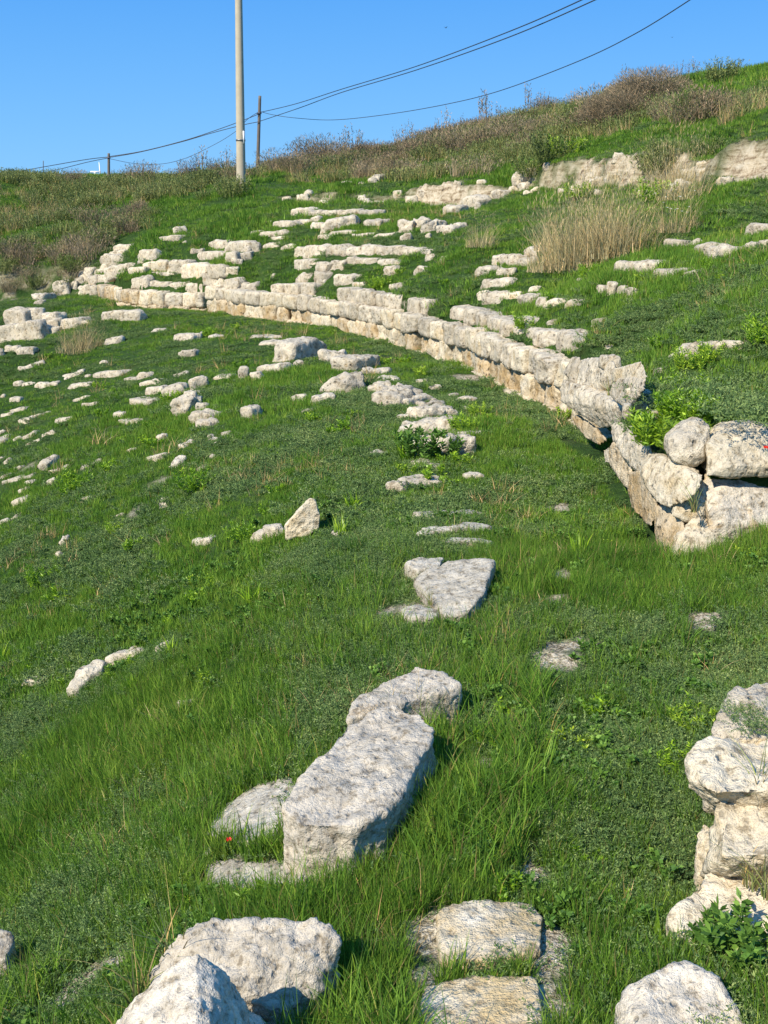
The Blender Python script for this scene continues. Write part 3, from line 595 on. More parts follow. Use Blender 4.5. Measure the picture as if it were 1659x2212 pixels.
stone_row('A', [(25, 822, 160, 821, 92), (20, 928, 140, 926, 108), (175, 802, 260, 802, 82), (250, 822, 350, 822, 72), (290, 852, 370, 842, 62), (385, 842, 485, 832, 58), (490, 822, 555, 812, 18), (215, 862, 280, 872, 48), (270, 887, 330, 882, 42), (0, 1012, 30, 1002, 43), (20, 987, 110, 987, 38), (100, 1002, 210, 1002, 48)],
          'block', ['big squared pale', 'rough pale', 'pitted cream'], 'from the frame edge in the end wall beside the gully', 'block', 'blocks of the end wall beside the gully', 'end_wall_block', k=9)
stone_row('V', [(40, 1474, 98, 1470, 10), (160, 1500, 235, 1432, 34), (225, 1438, 318, 1398, 32), (345, 1412, 384, 1384, 22), (378, 1524, 413, 1520, 10)], 'stone', ['flat white', 'long cream', 'long slanting pale', 'small pale', 'flat grey'], 'from the frame edge on the near grassy slope', 'stone', 'outcrops of the near slope', 'outcrop_stone', kT=.45)
stone_row('V', [(541, 1168, 571, 1158, 27), (571, 1152, 600, 1150, 30), (722, 1158, 748, 1150, 12)], 'stone', ['small pale'], 'along the foot of the pointed boulder', 'stone', 'stones at the foot of the pointed boulder', 'small_stone')

# --- the curved retaining wall, course by course
def course(s0, s1, z0, h, T, back, Lr, noun, phrase, mats, drop=(), grp='blocks of the curved wall', jit=.035, k=11, hj=.1, nm='wall_block'):
    s = s0; i = 0; r = np.random.RandomState(abs(int(z0 * 1000)) + int(s0 * 10))
    while s < s1 - .12:
        L = r.uniform(*Lr)
        if s + L > s1 - .2: L = s1 - s
        if not any(a < s + L / 2 < b for a, b in drop):
            x, y, tx, ty = wall_at(s + L / 2)
            off = T / 2 + back + r.uniform(-jit, jit)
            zz = z0(s) if callable(z0) else z0
            add_rock(nm, x - ty * off, y + tx * off, zz, tx, ty, L * .985, T, h * (1 + r.uniform(-hj, hj)) * .99, M[mats[r.randint(len(mats))]],
                     f'{["pale pitted", "rough cream", "weathered ochre", "rounded pale"][i % 4]} block, {ordw(i)} from the far end in {phrase}', 'block', grp,
                     tilt=r.uniform(-.03, .03), roll=r.uniform(-.03, .03), sink=.03 if zz > .05 else .12, k=k, rough=.62, planes=4, taper=.02)
            i += 1
        s += L
ST = Wc_s[-1]
def s_of(u, v):
    p = Pz(u, v, 0); d = np.hypot(Wc[:, 0] - p[0], Wc[:, 1] - p[1]); return Wc_s[d.argmin()]
s_a0 = s_of(444, 672); s_mid = s_of(900, 761); s_c = s_of(1311, 990); s_c2 = s_of(1240, 916)
course(0, s_a0 - .1, -.14, .22, .4, .0, (.5, .8), 'block', 'footing of the low far wall', ['ochre'], nm='footing_block')
course(0, s_a0 - .15, .08, .36, .45, .06, (.4, .62), 'block', 'top course of the low far wall', ['cream', 'stone', 'ochre'], k=8, jit=.05)
course(s_a0, s_c, -.24, .27, .45, .0, (.5, .9), 'block', 'footing course of the curved wall', ['ochre', 'ochre', 'cream'], nm='footing_block')
course(s_a0, s_mid - .2, .02, .30, .45, .04, (.38, .6), 'block', 'lower course of far wall half', ['ochre', 'ochre', 'cream'])
course(s_mid, s_c2 + .3, .02, .31, .45, .05, (.36, .58), 'block', 'lower course of near wall half', ['ochre', 'cream', 'ochre'])
course(s_c2 + .3, s_of(1364, 1082), .0, .42, .4, .28, (.4, .55), 'block', 'recessed course under the dark gap', ['ochre', 'cream'])
course(s_a0 - .1, s_mid - .1, .315, .30, .5, .01, (.42, .66), 'block', 'middle course of far wall half', ['stone', 'stone', 'cream'])
course(s_mid + .05, s_c2 - .1, .32, .30, .5, .01, (.38, .62), 'block', 'middle course of near wall half', ['stone', 'stone', 'cream'])
def sw(u, v): return s_of(u, v)
course(s_of(555, 690), s_mid - .15, .61, .25, .45, .22, (.45, .7), 'block', 'broken top course of far wall half', ['stone'], drop=[(s_of(636, 698), s_of(690, 708)), (s_of(772, 725), s_of(790, 731))], hj=.2, jit=.06)
course(s_mid + .7, s_of(1235, 912), .62, .26, .6, .30, (.42, .66), 'block', 'broken top course of near wall half', ['stone', 'stone'], hj=.2, jit=.06, k=5)
# stones placed face-on near the corner
def face_rock(u0, v0, u1, v1, d, T, yaw, mat, label, name='wall_block', cat='block', k=7, roll=0, tilt=0, rough=1.0, foot=True, zb=None, planes=6):
    Ab = P((u0 + u1) / 2, v1, d); At = P((u0 + u1) / 2, v0, d)
    slant = math.hypot(d, EYE - Ab[2]); L = (u1 - u0) * (d * cp + (EYE - Ab[2]) * sp) / F
    H = At[2] - Ab[2]; H -= max(0, T * .35 * (EYE - At[2]) / d)
    tx, ty = math.cos(yaw), math.sin(yaw)
    return add_rock(name, Ab[0] - ty * T / 2, Ab[1] + tx * T / 2, Ab[2], tx, ty, L / max(.6, abs(tx)), T, max(H, .08), M[mat], label, cat, 'blocks of the near wall corner', sink=.04, k=k, roll=roll, tilt=tilt, rough=rough, foot=foot, planes=planes)
def wall_rock(u0, v0, u1, v1, z, h, T, mat, label, back=0, name='wall_block', **kw):
    A = Pz(u0, v0, z); Bq = Pz(u1, v1, z); dx, dy = Bq[0] - A[0], Bq[1] - A[1]; L = math.hypot(dx, dy); tx, ty = dx / L, dy / L
    return add_rock(name, (A[0] + Bq[0]) / 2 - ty * (T / 2 + back), (A[1] + Bq[1]) / 2 + tx * (T / 2 + back), z, tx, ty, L, T, h, M[mat], label, 'block', 'blocks of the near wall corner', sink=.03, **kw)
face_rock(1366, 843, 1412, 880, 8.3, .25, .1, 'cream', 'low cream stone behind the round grey boulder', name='small_stone', cat='stone')
face_rock(1348, 880, 1366, 896, 8.0, .1, 0, 'stone', 'tiny white stone above the dark gap', name='small_stone', cat='stone')
face_rock(1402, 885, 1424, 910, 7.8, .12, 0, 'stone', 'small pale stone at the foot of the bright bush', name='small_stone', cat='stone')
face_rock(1643, 852, 1700, 904, 8.2, .3, 0, 'stone', 'pale stone at the frame edge above the rounded cream block', name='small_stone', cat='stone')
face_rock(1300, 768, 1345, 790, 9.9, .2, 0, 'stone', 'flat pale stone behind the big boulder with grass', name='small_stone', cat='stone')

# --- big hand-shaped stones: convex hulls remeshed and weathered
def hull_rock(name, pts, label, cat, mat, vox=.012, disp=.012, zb=None, shrink=.96, smooth=6, group=None, low=.02, seed=1):
    if zb is not None:
        c = np.mean([q[:2] for q in pts], 0)
        pts = list(pts) + [tuple(c + (np.array(q[:2]) - c) * shrink) + (zb,) for q in pts]
    bm = bmesh.new()
    for q in pts: bm.verts.new(q)
    g = bmesh.ops.convex_hull(bm, input=bm.verts)
    dead = [v for v in bm.verts if not v.link_faces]
    bmesh.ops.delete(bm, geom=dead, context='VERTS')
    me = bpy.data.meshes.new(name); bm.to_mesh(me); bm.free()
    tmp = bpy.data.objects.new('tmp', me); col.objects.link(tmp)
    rm = tmp.modifiers.new('r', 'REMESH'); rm.mode = 'VOXEL'; rm.voxel_size = vox
    sm = tmp.modifiers.new('s', 'SMOOTH'); sm.factor = .5; sm.iterations = smooth
    dg = bpy.context.evaluated_depsgraph_get(); ev = tmp.evaluated_get(dg).to_mesh()
    n = len(ev.vertices); V = np.zeros(n * 3, np.float32); ev.vertices.foreach_get('co', V); V = V.reshape(-1, 3).astype(float)
    Nn = np.zeros(n * 3, np.float32); ev.vertices.foreach_get('normal', Nn); Nn = Nn.reshape(-1, 3)
    Fs = [tuple(p.vertices) for p in ev.polygons]
    q4 = np.array([f for f in Fs if len(f) == 4]); q3 = np.array([f for f in Fs if len(f) == 3])
    tmp.evaluated_get(dg).to_mesh_clear(); bpy.data.objects.remove(tmp)
    o = V + seed * 7.7
    d = low * .8 * fbm(o * 4.5, seed, 3, .5) + disp * .5 * fbm(o * 14, seed + 3, 4, .6) + .0022 * fbm(o * 70, seed + 4, 2, .6)
    rg = 1 - np.abs(fbm(o * 9, seed + 9, 3, .6)); d -= np.clip(rg - .9, 0, 1) * disp * 4
    pit = vnoise(o * 42, seed + 5); d -= np.clip(pit - .45, 0, 1) * disp * 1.4
    V = V + Nn * d[:, None]
    c = V.mean(0); c[2] = V[:, 2].min()
    me = mesh_np(name, V - c, [f for f in (q4, q3) if len(f)], M[mat])
    ob = link(name, me, None, label, cat, group, loc=c)
    HULLS.append(np.array([q[:2] for q in pts]))
    return ob
HULLS = []
# stones bedded in the earth bank
rb_ = np.random.RandomState(33); nb_ = 0
for i_ in range(46):
    t_ = rb_.uniform(1.2, len(S) - 2.2); j_ = int(t_); q_ = S[j_] * (1 - t_ + j_) + S[j_ + 1] * (t_ - j_); nn = np.array([-(S[j_ + 1] - S[j_])[1], (S[j_ + 1] - S[j_])[0]]); nn /= np.hypot(*nn)
    off_ = rb_.uniform(-.75, .55); q_ = q_ + nn * off_; gz1 = float(look(np.array([q_[0]]), np.array([q_[1]]))[0])
    up2, vp2, _f = proj(q_[0], q_[1], gz1)
    if not (560 < up2 < 1700): continue
    w_ = rb_.uniform(.14, .42)
    add_rock('bank_stone', q_[0], q_[1], gz1 - .04, 1, .1, w_, w_ * .7, w_ * rb_.uniform(.35, .6), M['cream'], f'{["rough pale", "small cream", "pinkish pale"][nb_ % 3]} stone, {ordw(nb_)} one placed in the long earth bank high on the slope', 'stone', 'stones bedded in the earth bank', roll=rb_.uniform(-.2, .2), tilt=rb_.uniform(-.25, .25), rough=1.4, k=6); nb_ += 1
def px(pts): return [Pz(*q) for q in pts]
# long block
top = [(606, 1742, .19), (640, 1690, .2), (705, 1612, .21), (745, 1562, .22), (790, 1534, .23), (850, 1523, .24), (910, 1538, .24), (938, 1566, .24), (932, 1604, .23), (893, 1655, .22), (868, 1712, .2), (835, 1752, .19), (760, 1782, .19), (650, 1782, .18)]
bot = [(608, 1822, .03), (632, 1848, .02), (700, 1860, .02), (775, 1852, .02), (830, 1815, .02), (880, 1725, .02), (915, 1665, .02)]
hull_rock('seat_block', px(top + bot) + [(x, y, -.12) for x, y, z in px(top)], 'big long grey block with rough lichened top lying in tall grass', 'block', 'stone_near', vox=.009, low=.03, disp=.011, seed=3)
top = [(748, 1556, .14), (765, 1512, .16), (830, 1468, .18), (900, 1440, .19), (960, 1452, .19), (998, 1478, .17), (985, 1496, .14), (900, 1520, .13), (830, 1532, .12), (772, 1560, .10)]
hull_rock('seat_block', px(top), 'arched grey block half hidden in grass behind the big long block', 'block', 'stone_near', vox=.009, zb=-.1, seed=4, low=.015, disp=.009)
top = [(892, 1249, .03), (928, 1228, .07), (968, 1213, .10), (1034, 1206, .13), (1068, 1210, .14), (1056, 1234, .13), (1048, 1274, .11), (1014, 1320, .06), (981, 1335, .03), (954, 1326, .03), (930, 1294, .04)]
hull_rock('tilted_stone', px(top), 'triangular white slab tilted in the grass with a weed across it', 'slab', 'flat', vox=.010, zb=-.12, seed=5, low=.015, disp=.009)
hull_rock('flat_stone', px([(872, 1216, .02), (900, 1203, .03), (960, 1202, .03), (950, 1222, .03), (900, 1232, .02)]), 'thin flat slab showing behind the triangular white slab', 'slab', 'flat', vox=.012, zb=-.1, seed=6, low=.01)
hull_rock('flat_stone', px([(860, 1312, .01), (905, 1304, .02), (955, 1318, .02), (940, 1334, .02), (880, 1332, .01)]), 'thin grey slab showing in front of the triangular white slab', 'slab', 'flat', vox=.012, zb=-.1, seed=7, low=.01)
# foreground boulders
top = [(425, 2052, .44), (465, 2078, .41), (395, 2072, .42), (350, 2112, .38), (280, 2168, .31), (228, 2214, .25), (120, 2320, .15), (500, 2106, .34), (532, 2150, .22), (565, 2190, .1), (600, 2240, .02), (640, 2330, -.02), (440, 2400, .35), (300, 2460, .3), (560, 2420, .0)]
hull_rock('boulder', px(top) + [(-.75, 1.9, -.3), (-.1, 1.75, -.1), (-.3, 1.6, -.1), (-.7, 2.3, -.3), (-.25, 2.35, -.1)], 'big peaked boulder cut by the lower frame edge, one dark face', 'boulder', 'stone_near', vox=.008, disp=.013, smooth=3, seed=8, low=.02)
top = [(310, 2110, .10), (345, 2058, .15), (392, 2014, .20), (420, 1988, .22), (475, 1990, .22), (550, 2008, .22), (605, 2006, .23), (652, 1991, .25), (695, 1992, .25), (716, 2012, .24), (738, 2034, .22), (728, 2070, .18), (700, 2100, .15), (655, 2158, .12), (600, 2190, .1), (480, 2150, .15)]
hull_rock('boulder', px(top), 'broad flat-topped grey boulder behind the big peaked boulder', 'boulder', 'stone_near', vox=.008, zb=-.15, shrink=.93, seed=9, low=.03, disp=.016)
hull_rock('boulder', px([(-60, 2010, -.5), (0, 2008, -.5), (24, 2014, -.5), (30, 2030, -.52), (10, 2075, -.55), (-60, 2100, -.6)]), 'pale boulder tip at the frame edge beside long grass', 'boulder', 'stone_near', vox=.012, zb=-1.0, seed=10)
def flush(pts, label, mat, seed, lift=.02):
    q = []
    for u, v in pts:
        h_ = hit(u, v, lift=0); q.append((h_[0], h_[1], h_[2] + lift))
    hull_rock('flat_stone', q, label, 'slab', mat, vox=.009, zb=min(p_[2] for p_ in q) - .09, shrink=1.0, seed=seed, low=.008, disp=.007, smooth=1)
flush([(942, 1992), (965, 1968), (1050, 1960), (1150, 1966), (1172, 1990), (1168, 2070), (1060, 2092), (948, 2088)], 'bright worn slab set in the path, upper of two', 'path', 11, .03)
flush([(915, 2150), (990, 2128), (1160, 2124), (1172, 2200), (1165, 2300), (890, 2300), (900, 2200)], 'stained ochre slab at the lower frame edge, lower of two', 'path', 12, .03)
flush([(438, 1808), (480, 1748), (560, 1702), (630, 1684), (650, 1740), (610, 1815), (520, 1830)], 'gritty flat slab beside the big long block', 'flat', 13)
flush([(420, 1885), (470, 1865), (560, 1875), (650, 1880), (672, 1905), (560, 1930), (460, 1922)], 'low pale slab in front of the big long block', 'flat', 14)
# stacked rocks of the wall stump at the lower right
GS_ = 'rocks of the near wall stump'
hull_rock('stump_rock', px([(1527, 1588, .42), (1530, 1557, .44), (1552, 1516, .46), (1576, 1500, .48), (1586, 1480, .50), (1630, 1468, .5), (1720, 1470, .5), (1800, 1600, .45), (1680, 1640, .42)]), 'craggy weed-covered rock, topmost of the near wall stump', 'rock', 'stone', vox=.011, zb=.1, shrink=.9, seed=15, group=GS_, disp=.016, low=.03)
hull_rock('stump_rock', px([(1484, 1636, .50), (1500, 1607, .52), (1531, 1589, .53), (1592, 1578, .54), (1740, 1572, .54), (1780, 1700, .5), (1540, 1712, .5), (1488, 1690, .46), (1473, 1672, .44), (1478, 1702, .36), (1503, 1724, .32), (1552, 1780, .28), (1760, 1795, .28)]), 'big rounded cream rock jutting from the near wall stump', 'rock', 'cream', vox=.009, seed=16, group=GS_, low=.03, disp=.011, smooth=9)
hull_rock('stump_rock', px([(1546, 1745, .40), (1592, 1712, .42), (1632, 1698, .43), (1780, 1695, .43), (1800, 1850, .38), (1560, 1850, .34), (1536, 1834, .28), (1546, 1790, .36), (1506, 1892, .12), (1560, 1930, .06), (1780, 1960, .06)]), 'layered cream rock under the jutting one in the stump', 'rock', 'cream', vox=.009, seed=17, group=GS_, low=.03, disp=.014)
hull_rock('stump_rock', px([(1500, 1800, .22), (1512, 1775, .25), (1526, 1768, .26), (1545, 1790, .26), (1540, 1850, .2), (1505, 1885, .12), (1498, 1845, .16)]), 'narrow pale stone with a dark hole beside the layered rock', 'rock', 'cream', vox=.009, zb=-.05, seed=18, group=GS_, disp=.012)
hull_rock('stump_rock', px([(1443, 1984, .16), (1466, 1950, .18), (1522, 1885, .2), (1600, 1840, .22), (1740, 1835, .22), (1760, 1990, .2), (1600, 2050, .16), (1500, 2050, .14), (1452, 2014, .12)]), 'low smooth cream rock at the foot of the stump', 'rock', 'cream', vox=.009, zb=-.1, shrink=.98, seed=19, group=GS_, disp=.009)
hull_rock('boulder', px([(1330, 2165, .22), (1342, 2140, .25), (1380, 2114, .28), (1410, 2097, .3), (1450, 2085, .3), (1485, 2079, .3), (1515, 2094, .3), (1570, 2140, .28), (1640, 2240, .25), (1640, 2400, .2), (1360, 2400, .2), (1326, 2260, .18)]), 'speckled grey boulder beside shrubs at the lower frame edge', 'boulder', 'stone_near', vox=.008, zb=-.05, shrink=1.0, seed=20, low=.02)
# --- the near end of the curved wall: big irregular blocks, each from its own outline, bedded one on another
def dwall(u): return float(np.interp(u, [1145, 1213, 1300, 1340, 1400, 1464, 1560, 1720], [13.0, 11.0, 9.6, 8.5, 7.35, 6.72, 6.7, 6.85]))
def fr(pts, set_, T, mat, label, name='wall_block', cat='block', seed=1, **kw):
    q = [(1145 + x * .3098, 713 + y * .3098) for x, y in pts]; cu_, cv_ = np.mean([a_ for a_, _ in q]), np.mean([b_ for _, b_ in q]); q = [(cu_ + (a_ - cu_) * 1.06, cv_ + (b_ - cv_) * 1.06) for a_, b_ in q]; vm = max(v for _, v in q); vn = min(v for _, v in q); um = sum(u for u, _ in q) / len(q)
    front = []
    for u, v in q:
        k = (vm - v) / (vm - vn); front.append(np.array(P(u, v, dwall(.6 * u + .4 * um) + set_ + T * .55 * k ** 1.6)))
    c = np.mean(front, 0)
    bulge = [c + (f - c) * .55 + np.array([0, -.16 * T, 0]) for f in front]
    back = [c + (f - c) * .85 + np.array([.12 * T, T * .9, -.04]) for f in front]
    hull_rock(name, [tuple(p) for p in front + bulge + back], label, cat, mat, seed=seed, vox=.014, low=kw.get('low', .018), disp=kw.get('disp', .013), smooth=kw.get('smooth', 3), group='blocks of the near wall corner')
fr([(215, 410), (250, 355), (340, 395), (430, 435), (555, 435), (650, 525), (700, 565), (600, 665), (510, 680), (380, 605), (315, 560), (220, 495)], 0, .5, 'stone', 'big grey block overhanging the dark gap in the near wall', seed=41)
fr([(295, 605), (340, 585), (430, 650), (470, 700), (540, 765), (480, 800), (380, 750), (315, 665)], .05, .3, 'ochre', 'ochre block under the big overhanging block', seed=42)
fr([(340, 265), (370, 212), (430, 192), (525, 198), (585, 230), (600, 310), (565, 385), (500, 440), (400, 410), (342, 385)], .3, .45, 'stone', 'big pale boulder with grass beside the yellowish block', 'boulder', 'boulder', 43)
fr([(235, 300), (300, 188), (350, 188), (358, 250), (345, 400), (290, 350)], .3, .35, 'stone', 'narrow upright pale boulder on the wall top', 'boulder', 'boulder', 44)
fr([(588, 360), (583, 278), (772, 222), (824, 312), (790, 360), (640, 370)], .45, .3, 'cream', 'squared yellowish block perched on the near wall top', 'wall_block', 'block', 45, low=.008, disp=.008)
fr([(555, 445), (600, 365), (680, 325), (795, 345), (805, 405), (725, 500), (690, 545), (600, 490)], .22, .35, 'stone', 'round grey boulder below the squared yellowish block', 'boulder', 'boulder', 46)
fr([(595, 680), (650, 660), (765, 688), (835, 785), (870, 885), (805, 978), (740, 988), (700, 945), (650, 870), (598, 785)], .02, .45, 'stone', 'slanting pale block just past the dark gap', seed=47)
fr([(562, 835), (600, 785), (655, 860), (715, 955), (712, 1115), (660, 1090), (600, 995), (562, 935)], -.02, .3, 'ochre', 'tall ochre block between the dark gap and the wall corner', seed=48)
fr([(522, 825), (550, 812), (580, 825), (578, 935), (528, 925)], -.03, .15, 'cream', 'small cream stone wedged at the dark gap', 'small_stone', 'stone', 49)
fr([(705, 1005), (780, 980), (830, 1050), (865, 1160), (900, 1255), (850, 1370), (780, 1290), (730, 1280), (698, 1150)], -.02, .35, 'ochre', 'upright ochre slab in the lowest course near the corner', seed=50)
fr([(795, 965), (860, 885), (950, 895), (1110, 995), (1200, 1010), (1185, 1095), (1090, 1190), (960, 1238), (895, 1195), (835, 1115), (800, 1035)], .0, .5, 'cream', 'big bulging white block above the wall corner', seed=51)
fr([(965, 860), (975, 765), (1080, 665), (1200, 615), (1258, 680), (1262, 775), (1210, 910), (1100, 948), (1010, 910)], .28, .4, 'stone', 'rounded white boulder above the wall corner beside the bright bush', 'boulder', 'boulder', 52)
fr([(1238, 1015), (1255, 800), (1335, 728), (1440, 678), (1560, 660), (1810, 680), (1810, 1010), (1450, 1025)], .12, .5, 'cream', 'long rounded cream block resting on the huge pitted one', seed=53)
fr([(1235, 1060), (1262, 1032), (1400, 1032), (1600, 1036), (1810, 1070), (1810, 1420), (1500, 1440), (1350, 1460), (1255, 1400), (1240, 1250)], .02, .5, 'stone_near', 'huge grey pitted block at the frame edge in the near wall', seed=54, smooth=4)
fr([(1010, 1190), (1110, 1130), (1200, 1050), (1270, 1060), (1275, 1320), (1150, 1360), (1000, 1290)], .12, .3, 'cream', 'cream stone filling between the bulging block and the pitted one', seed=55)
fr([(1225, 985), (1300, 960), (1500, 975), (1810, 970), (1810, 1090), (1450, 1110), (1240, 1100)], .25, .3, 'ochre', 'thin ochre stone in the joint above the huge pitted block', seed=58)
fr([(885, 1250), (1010, 1235), (1080, 1340), (1075, 1500), (1005, 1570), (915, 1560), (900, 1400)], -.02, .4, 'ochre', 'ochre corner block at the foot of the near wall', seed=56)
fr([(995, 1560), (1030, 1430), (1080, 1360), (1160, 1285), (1300, 1370), (1380, 1480), (1215, 1620), (1100, 1640), (1025, 1670)], -.05, .35, 'cream', 'low cream wedge beyond the ochre corner block', seed=57)
# pointed boulder and its neighbours
pb = hit(650, 1160)[1]
hull_rock('boulder', [P(u, v, pb + dz) for dz in (0, .22) for u, v in ((616, 1134), (619, 1166), (640, 1112) if dz == 0 else (655, 1100), (651, 1100), (669, 1075), (682, 1078), (690, 1110), (690, 1142), (660, 1160))], 'pointed shark-fin boulder standing alone on the grassy slope', 'boulder', 'cream', vox=.012, seed=21, low=.012, disp=.01, smooth=3)
# ------------------------------------------------------------------ plants: blades and leaves as real faces
def blades(n, rad, h0, h1, w, lean, r, seg=3, curl=.5, dry=0.0, out=.0):
    """n tapering blades; returns verts, quads, tris, dryness per vertex"""
    a = r.uniform(0, 2 * math.pi, n); q = rad * np.sqrt(r.uniform(0, 1, n))
    bx, by = q * np.cos(a), q * np.sin(a)
    h = r.uniform(h0, h1, n); da = r.uniform(0, 2 * math.pi, n)
    da = np.where(r.uniform(size=n) < .5, a, da)
    ln = np.abs(r.normal(lean, lean * .6, n)) + out
    ww = w * r.uniform(.6, 1.3, n); wa = r.uniform(0, math.pi, n)
    V = []
    for k in range(seg + 1):
        t = k / seg
        dx = ln * h * (t ** (1 + curl)); z = h * (t - .25 * ln * t * t)
        cx = bx + np.cos(da) * dx; cy = by + np.sin(da) * dx
        wk = ww * (1 - t ** 1.6) * .5
        V.append(np.stack([cx - np.cos(wa) * wk, cy - np.sin(wa) * wk, z], 1))
        if k < seg: V.append(np.stack([cx + np.cos(wa) * wk, cy + np.sin(wa) * wk, z], 1))
    V = np.concatenate(V); i = np.arange(n)
    Q = [np.stack([(2 * k) * n + i, (2 * k + 1) * n + i, (2 * k + 3) * n + i, (2 * k + 2) * n + i], 1) for k in range(seg - 1)]
    k = seg - 1
    T = np.stack([(2 * k) * n + i, (2 * k + 1) * n + i, (2 * k + 2) * n + i], 1)
    dv = (r.uniform(size=n) < dry) * r.uniform(.5, 1, n)
    D = np.tile(dv, 2 * seg + 1)
    return V, np.concatenate(Q) if Q else np.zeros((0, 4), int), T, D
def leaves(cen, dirs, L, Wd, r):
    """diamond leaves from points cen along dirs"""
    n = len(cen); side = np.cross(dirs, r.normal(size=(n, 3))); side /= np.linalg.norm(side, axis=1)[:, None] + 1e-9
    L = np.broadcast_to(L, n)[:, None]; Wd = np.broadcast_to(Wd, n)[:, None]
    V = np.concatenate([cen, cen + dirs * L * .5 + side * Wd * .5, cen + dirs * L, cen + dirs * L * .5 - side * Wd * .5]); i = np.arange(n)
    return V, np.stack([i, i + n, i + 2 * n, i + 3 * n], 1), np.zeros((0, 3), int), np.zeros(4 * n)
def join(parts):
    V, Q, T, D = [], [], [], []; o = 0
    for v, q, t, d in parts:
        V.append(v); Q.append(q + o); T.append(t + o); D.append(d); o += len(v)
    return np.concatenate(V), np.concatenate(Q), np.concatenate(T), np.concatenate(D)
def PN(p):
    return len(p[2]) if len(p[2]) else len(p[1])
def plant_mesh(name, parts, mat):
    V, Q, T, D = join(parts)
    me = mesh_np(name, V, [f for f in (Q.astype(int), T.astype(int)) if len(f)], mat, smooth=False)
    a = me.attributes.new('dry', 'FLOAT', 'POINT'); a.data.foreach_set('value', D.astype(np.float32))
    # one tone per blade or leaf: vertices of one blade share (index mod n) within their part
    tn = np.concatenate([np.tile(np.random.RandomState(len(v) + j).uniform(0, 1, k), len(v) // k)[:len(v)] for j, (v, k) in enumerate((p[0], PN(p)) for p in parts)])
    a = me.attributes.new('tone', 'FLOAT', 'POINT'); a.data.foreach_set('value', tn.astype(np.float32))
    return me
def unit(v): return v / (np.linalg.norm(v, axis=-1, keepdims=True) + 1e-9)
def fern_parts(r, n=16, rad=.06, h=.06, leaf=.012):
    ps = []
    for _ in range(n):
        a = r.uniform(0, 6.28); L = r.uniform(.5, 1) * h * 1.5; up = r.uniform(.4, 1.4)
        d = unit(np.array([math.cos(a), math.sin(a), up])); b0 = np.array([*(r.uniform(-rad, rad, 2)), 0.0])
        m = 11; t = np.linspace(.15, 1, m)[:, None]
        c = b0 + d * L * t + np.array([0, 0, -.25 * L]) * t * t
        c2 = np.repeat(c, 2, 0)
        dd = unit(np.tile(d, (2 * m, 1)) * .6 + r.normal(size=(2 * m, 3)) * .7)
        ps.append(leaves(c2, dd, leaf * r.uniform(.7, 1.4, 2 * m), leaf * .33, r))
    return ps
def bushy_parts(r, n, h, rad, leaf, wd, up=.6):
    """upright leafy stems (bright fresh herbs)"""
    ps = []
    for _ in range(n):
        a = r.uniform(0, 6.28); q = rad * math.sqrt(r.uniform()); b0 = np.array([q * math.cos(a), q * math.sin(a), 0])
        H = h * r.uniform(.55, 1.05); d = unit(np.array([math.cos(a) * .35, math.sin(a) * .35, 1.0]) + r.normal(size=3) * .12)
        m = int(14 * H / h) + 4; t = np.linspace(.2, 1, m)[:, None]; c = b0 + d * H * t
        c2 = np.repeat(c, 3, 0); dd = r.normal(size=(3 * m, 3)); dd[:, 2] = np.abs(dd[:, 2]) * up + .35; dd = unit(dd)
        ps.append(leaves(c2, dd, leaf * r.uniform(.6, 1.2, 3 * m), wd * r.uniform(.8, 1.2, 3 * m), r))
    return ps
def twig_parts(r, n, h, rad, w=.006, spread=.7, fork=3, dry=0):
    ps = [blades(n, rad, h * .5, h, w, spread * .5, r, seg=3, curl=.3, dry=dry, out=.1)]
    # finer side twigs that give the top a fuzzy edge
    m = n * fork; a = r.uniform(0, 6.28, m); q = rad * np.sqrt(r.uniform(0, 1, m)) * 1.4; z = h * r.uniform(.25, .95, m)
    c = np.stack([q * np.cos(a) * (1 + z / h * spread), q * np.sin(a) * (1 + z / h * spread), z * (1 - .3 * (q / (rad * 1.4)) ** 2)], 1)
    d = unit(np.stack([np.cos(a) * .5, np.sin(a) * .5, np.ones(m)], 1) + r.normal(size=(m, 3)) * .45)
    ps.append(leaves(c, d, h * .16 * r.uniform(.5, 1.3, m), w * 1.1, r)); return ps
def stalk_parts(r, n, h, rad, w=.008):
    """dead flower stalks with short bracts towards the top"""
    ps = [blades(n, rad, h * .7, h, w, .12, r, seg=3)]
    V = ps[0][0]
    tips = V[-n:]; roots = (V[:n] + V[n:2 * n]) / 2
    m = 16; t = r.uniform(.45, 1, (n, m, 1)); c = (roots[:, None] * (1 - t) + tips[:, None] * t).reshape(-1, 3)
    d = r.normal(size=(n * m, 3)) * .6; d[:, 2] = np.abs(d[:, 2]) + .5; d = unit(d)
    ps.append(leaves(c, d, h * .075 * r.uniform(.5, 1.3, n * m), h * .018, r)); return ps
def variants(cname, n, fn, mat):
    c = bpy.data.collections.new(cname)
    for k in range(n):
        r = np.random.RandomState(100 + k * 7 + len(cname))
        o = bpy.data.objects.new(f'{cname}_{k:02d}', plant_mesh(f'{cname}_{k:02d}', fn(r), M[mat])); c.objects.link(o)
    return c
K = {}
K['near'] = variants('grass_sprig', 6, lambda r: [blades(26, .05, .05, .15, .0042, .28, r, dry=.04), blades(6, .05, .10, .19, .0045, .35, r, dry=.05)], 'grass')
K['mid'] = variants('grass_clump', 6, lambda r: [blades(34, .09, .05, .13, .0075, .3, r, seg=2, dry=.04)], 'grass')
K['far'] = variants('grass_patch', 6, lambda r: [blades(44, .20, .06, .16, .015, .35, r, seg=2, dry=.05)], 'grass')
K['fern'] = variants('herb_sprig', 6, lambda r: fern_parts(r, 30, .07, .075, .0115), 'fern')
K['fernmid'] = variants('herb_clump', 5, lambda r: fern_parts(r, 26, .13, .085, .024), 'fern')
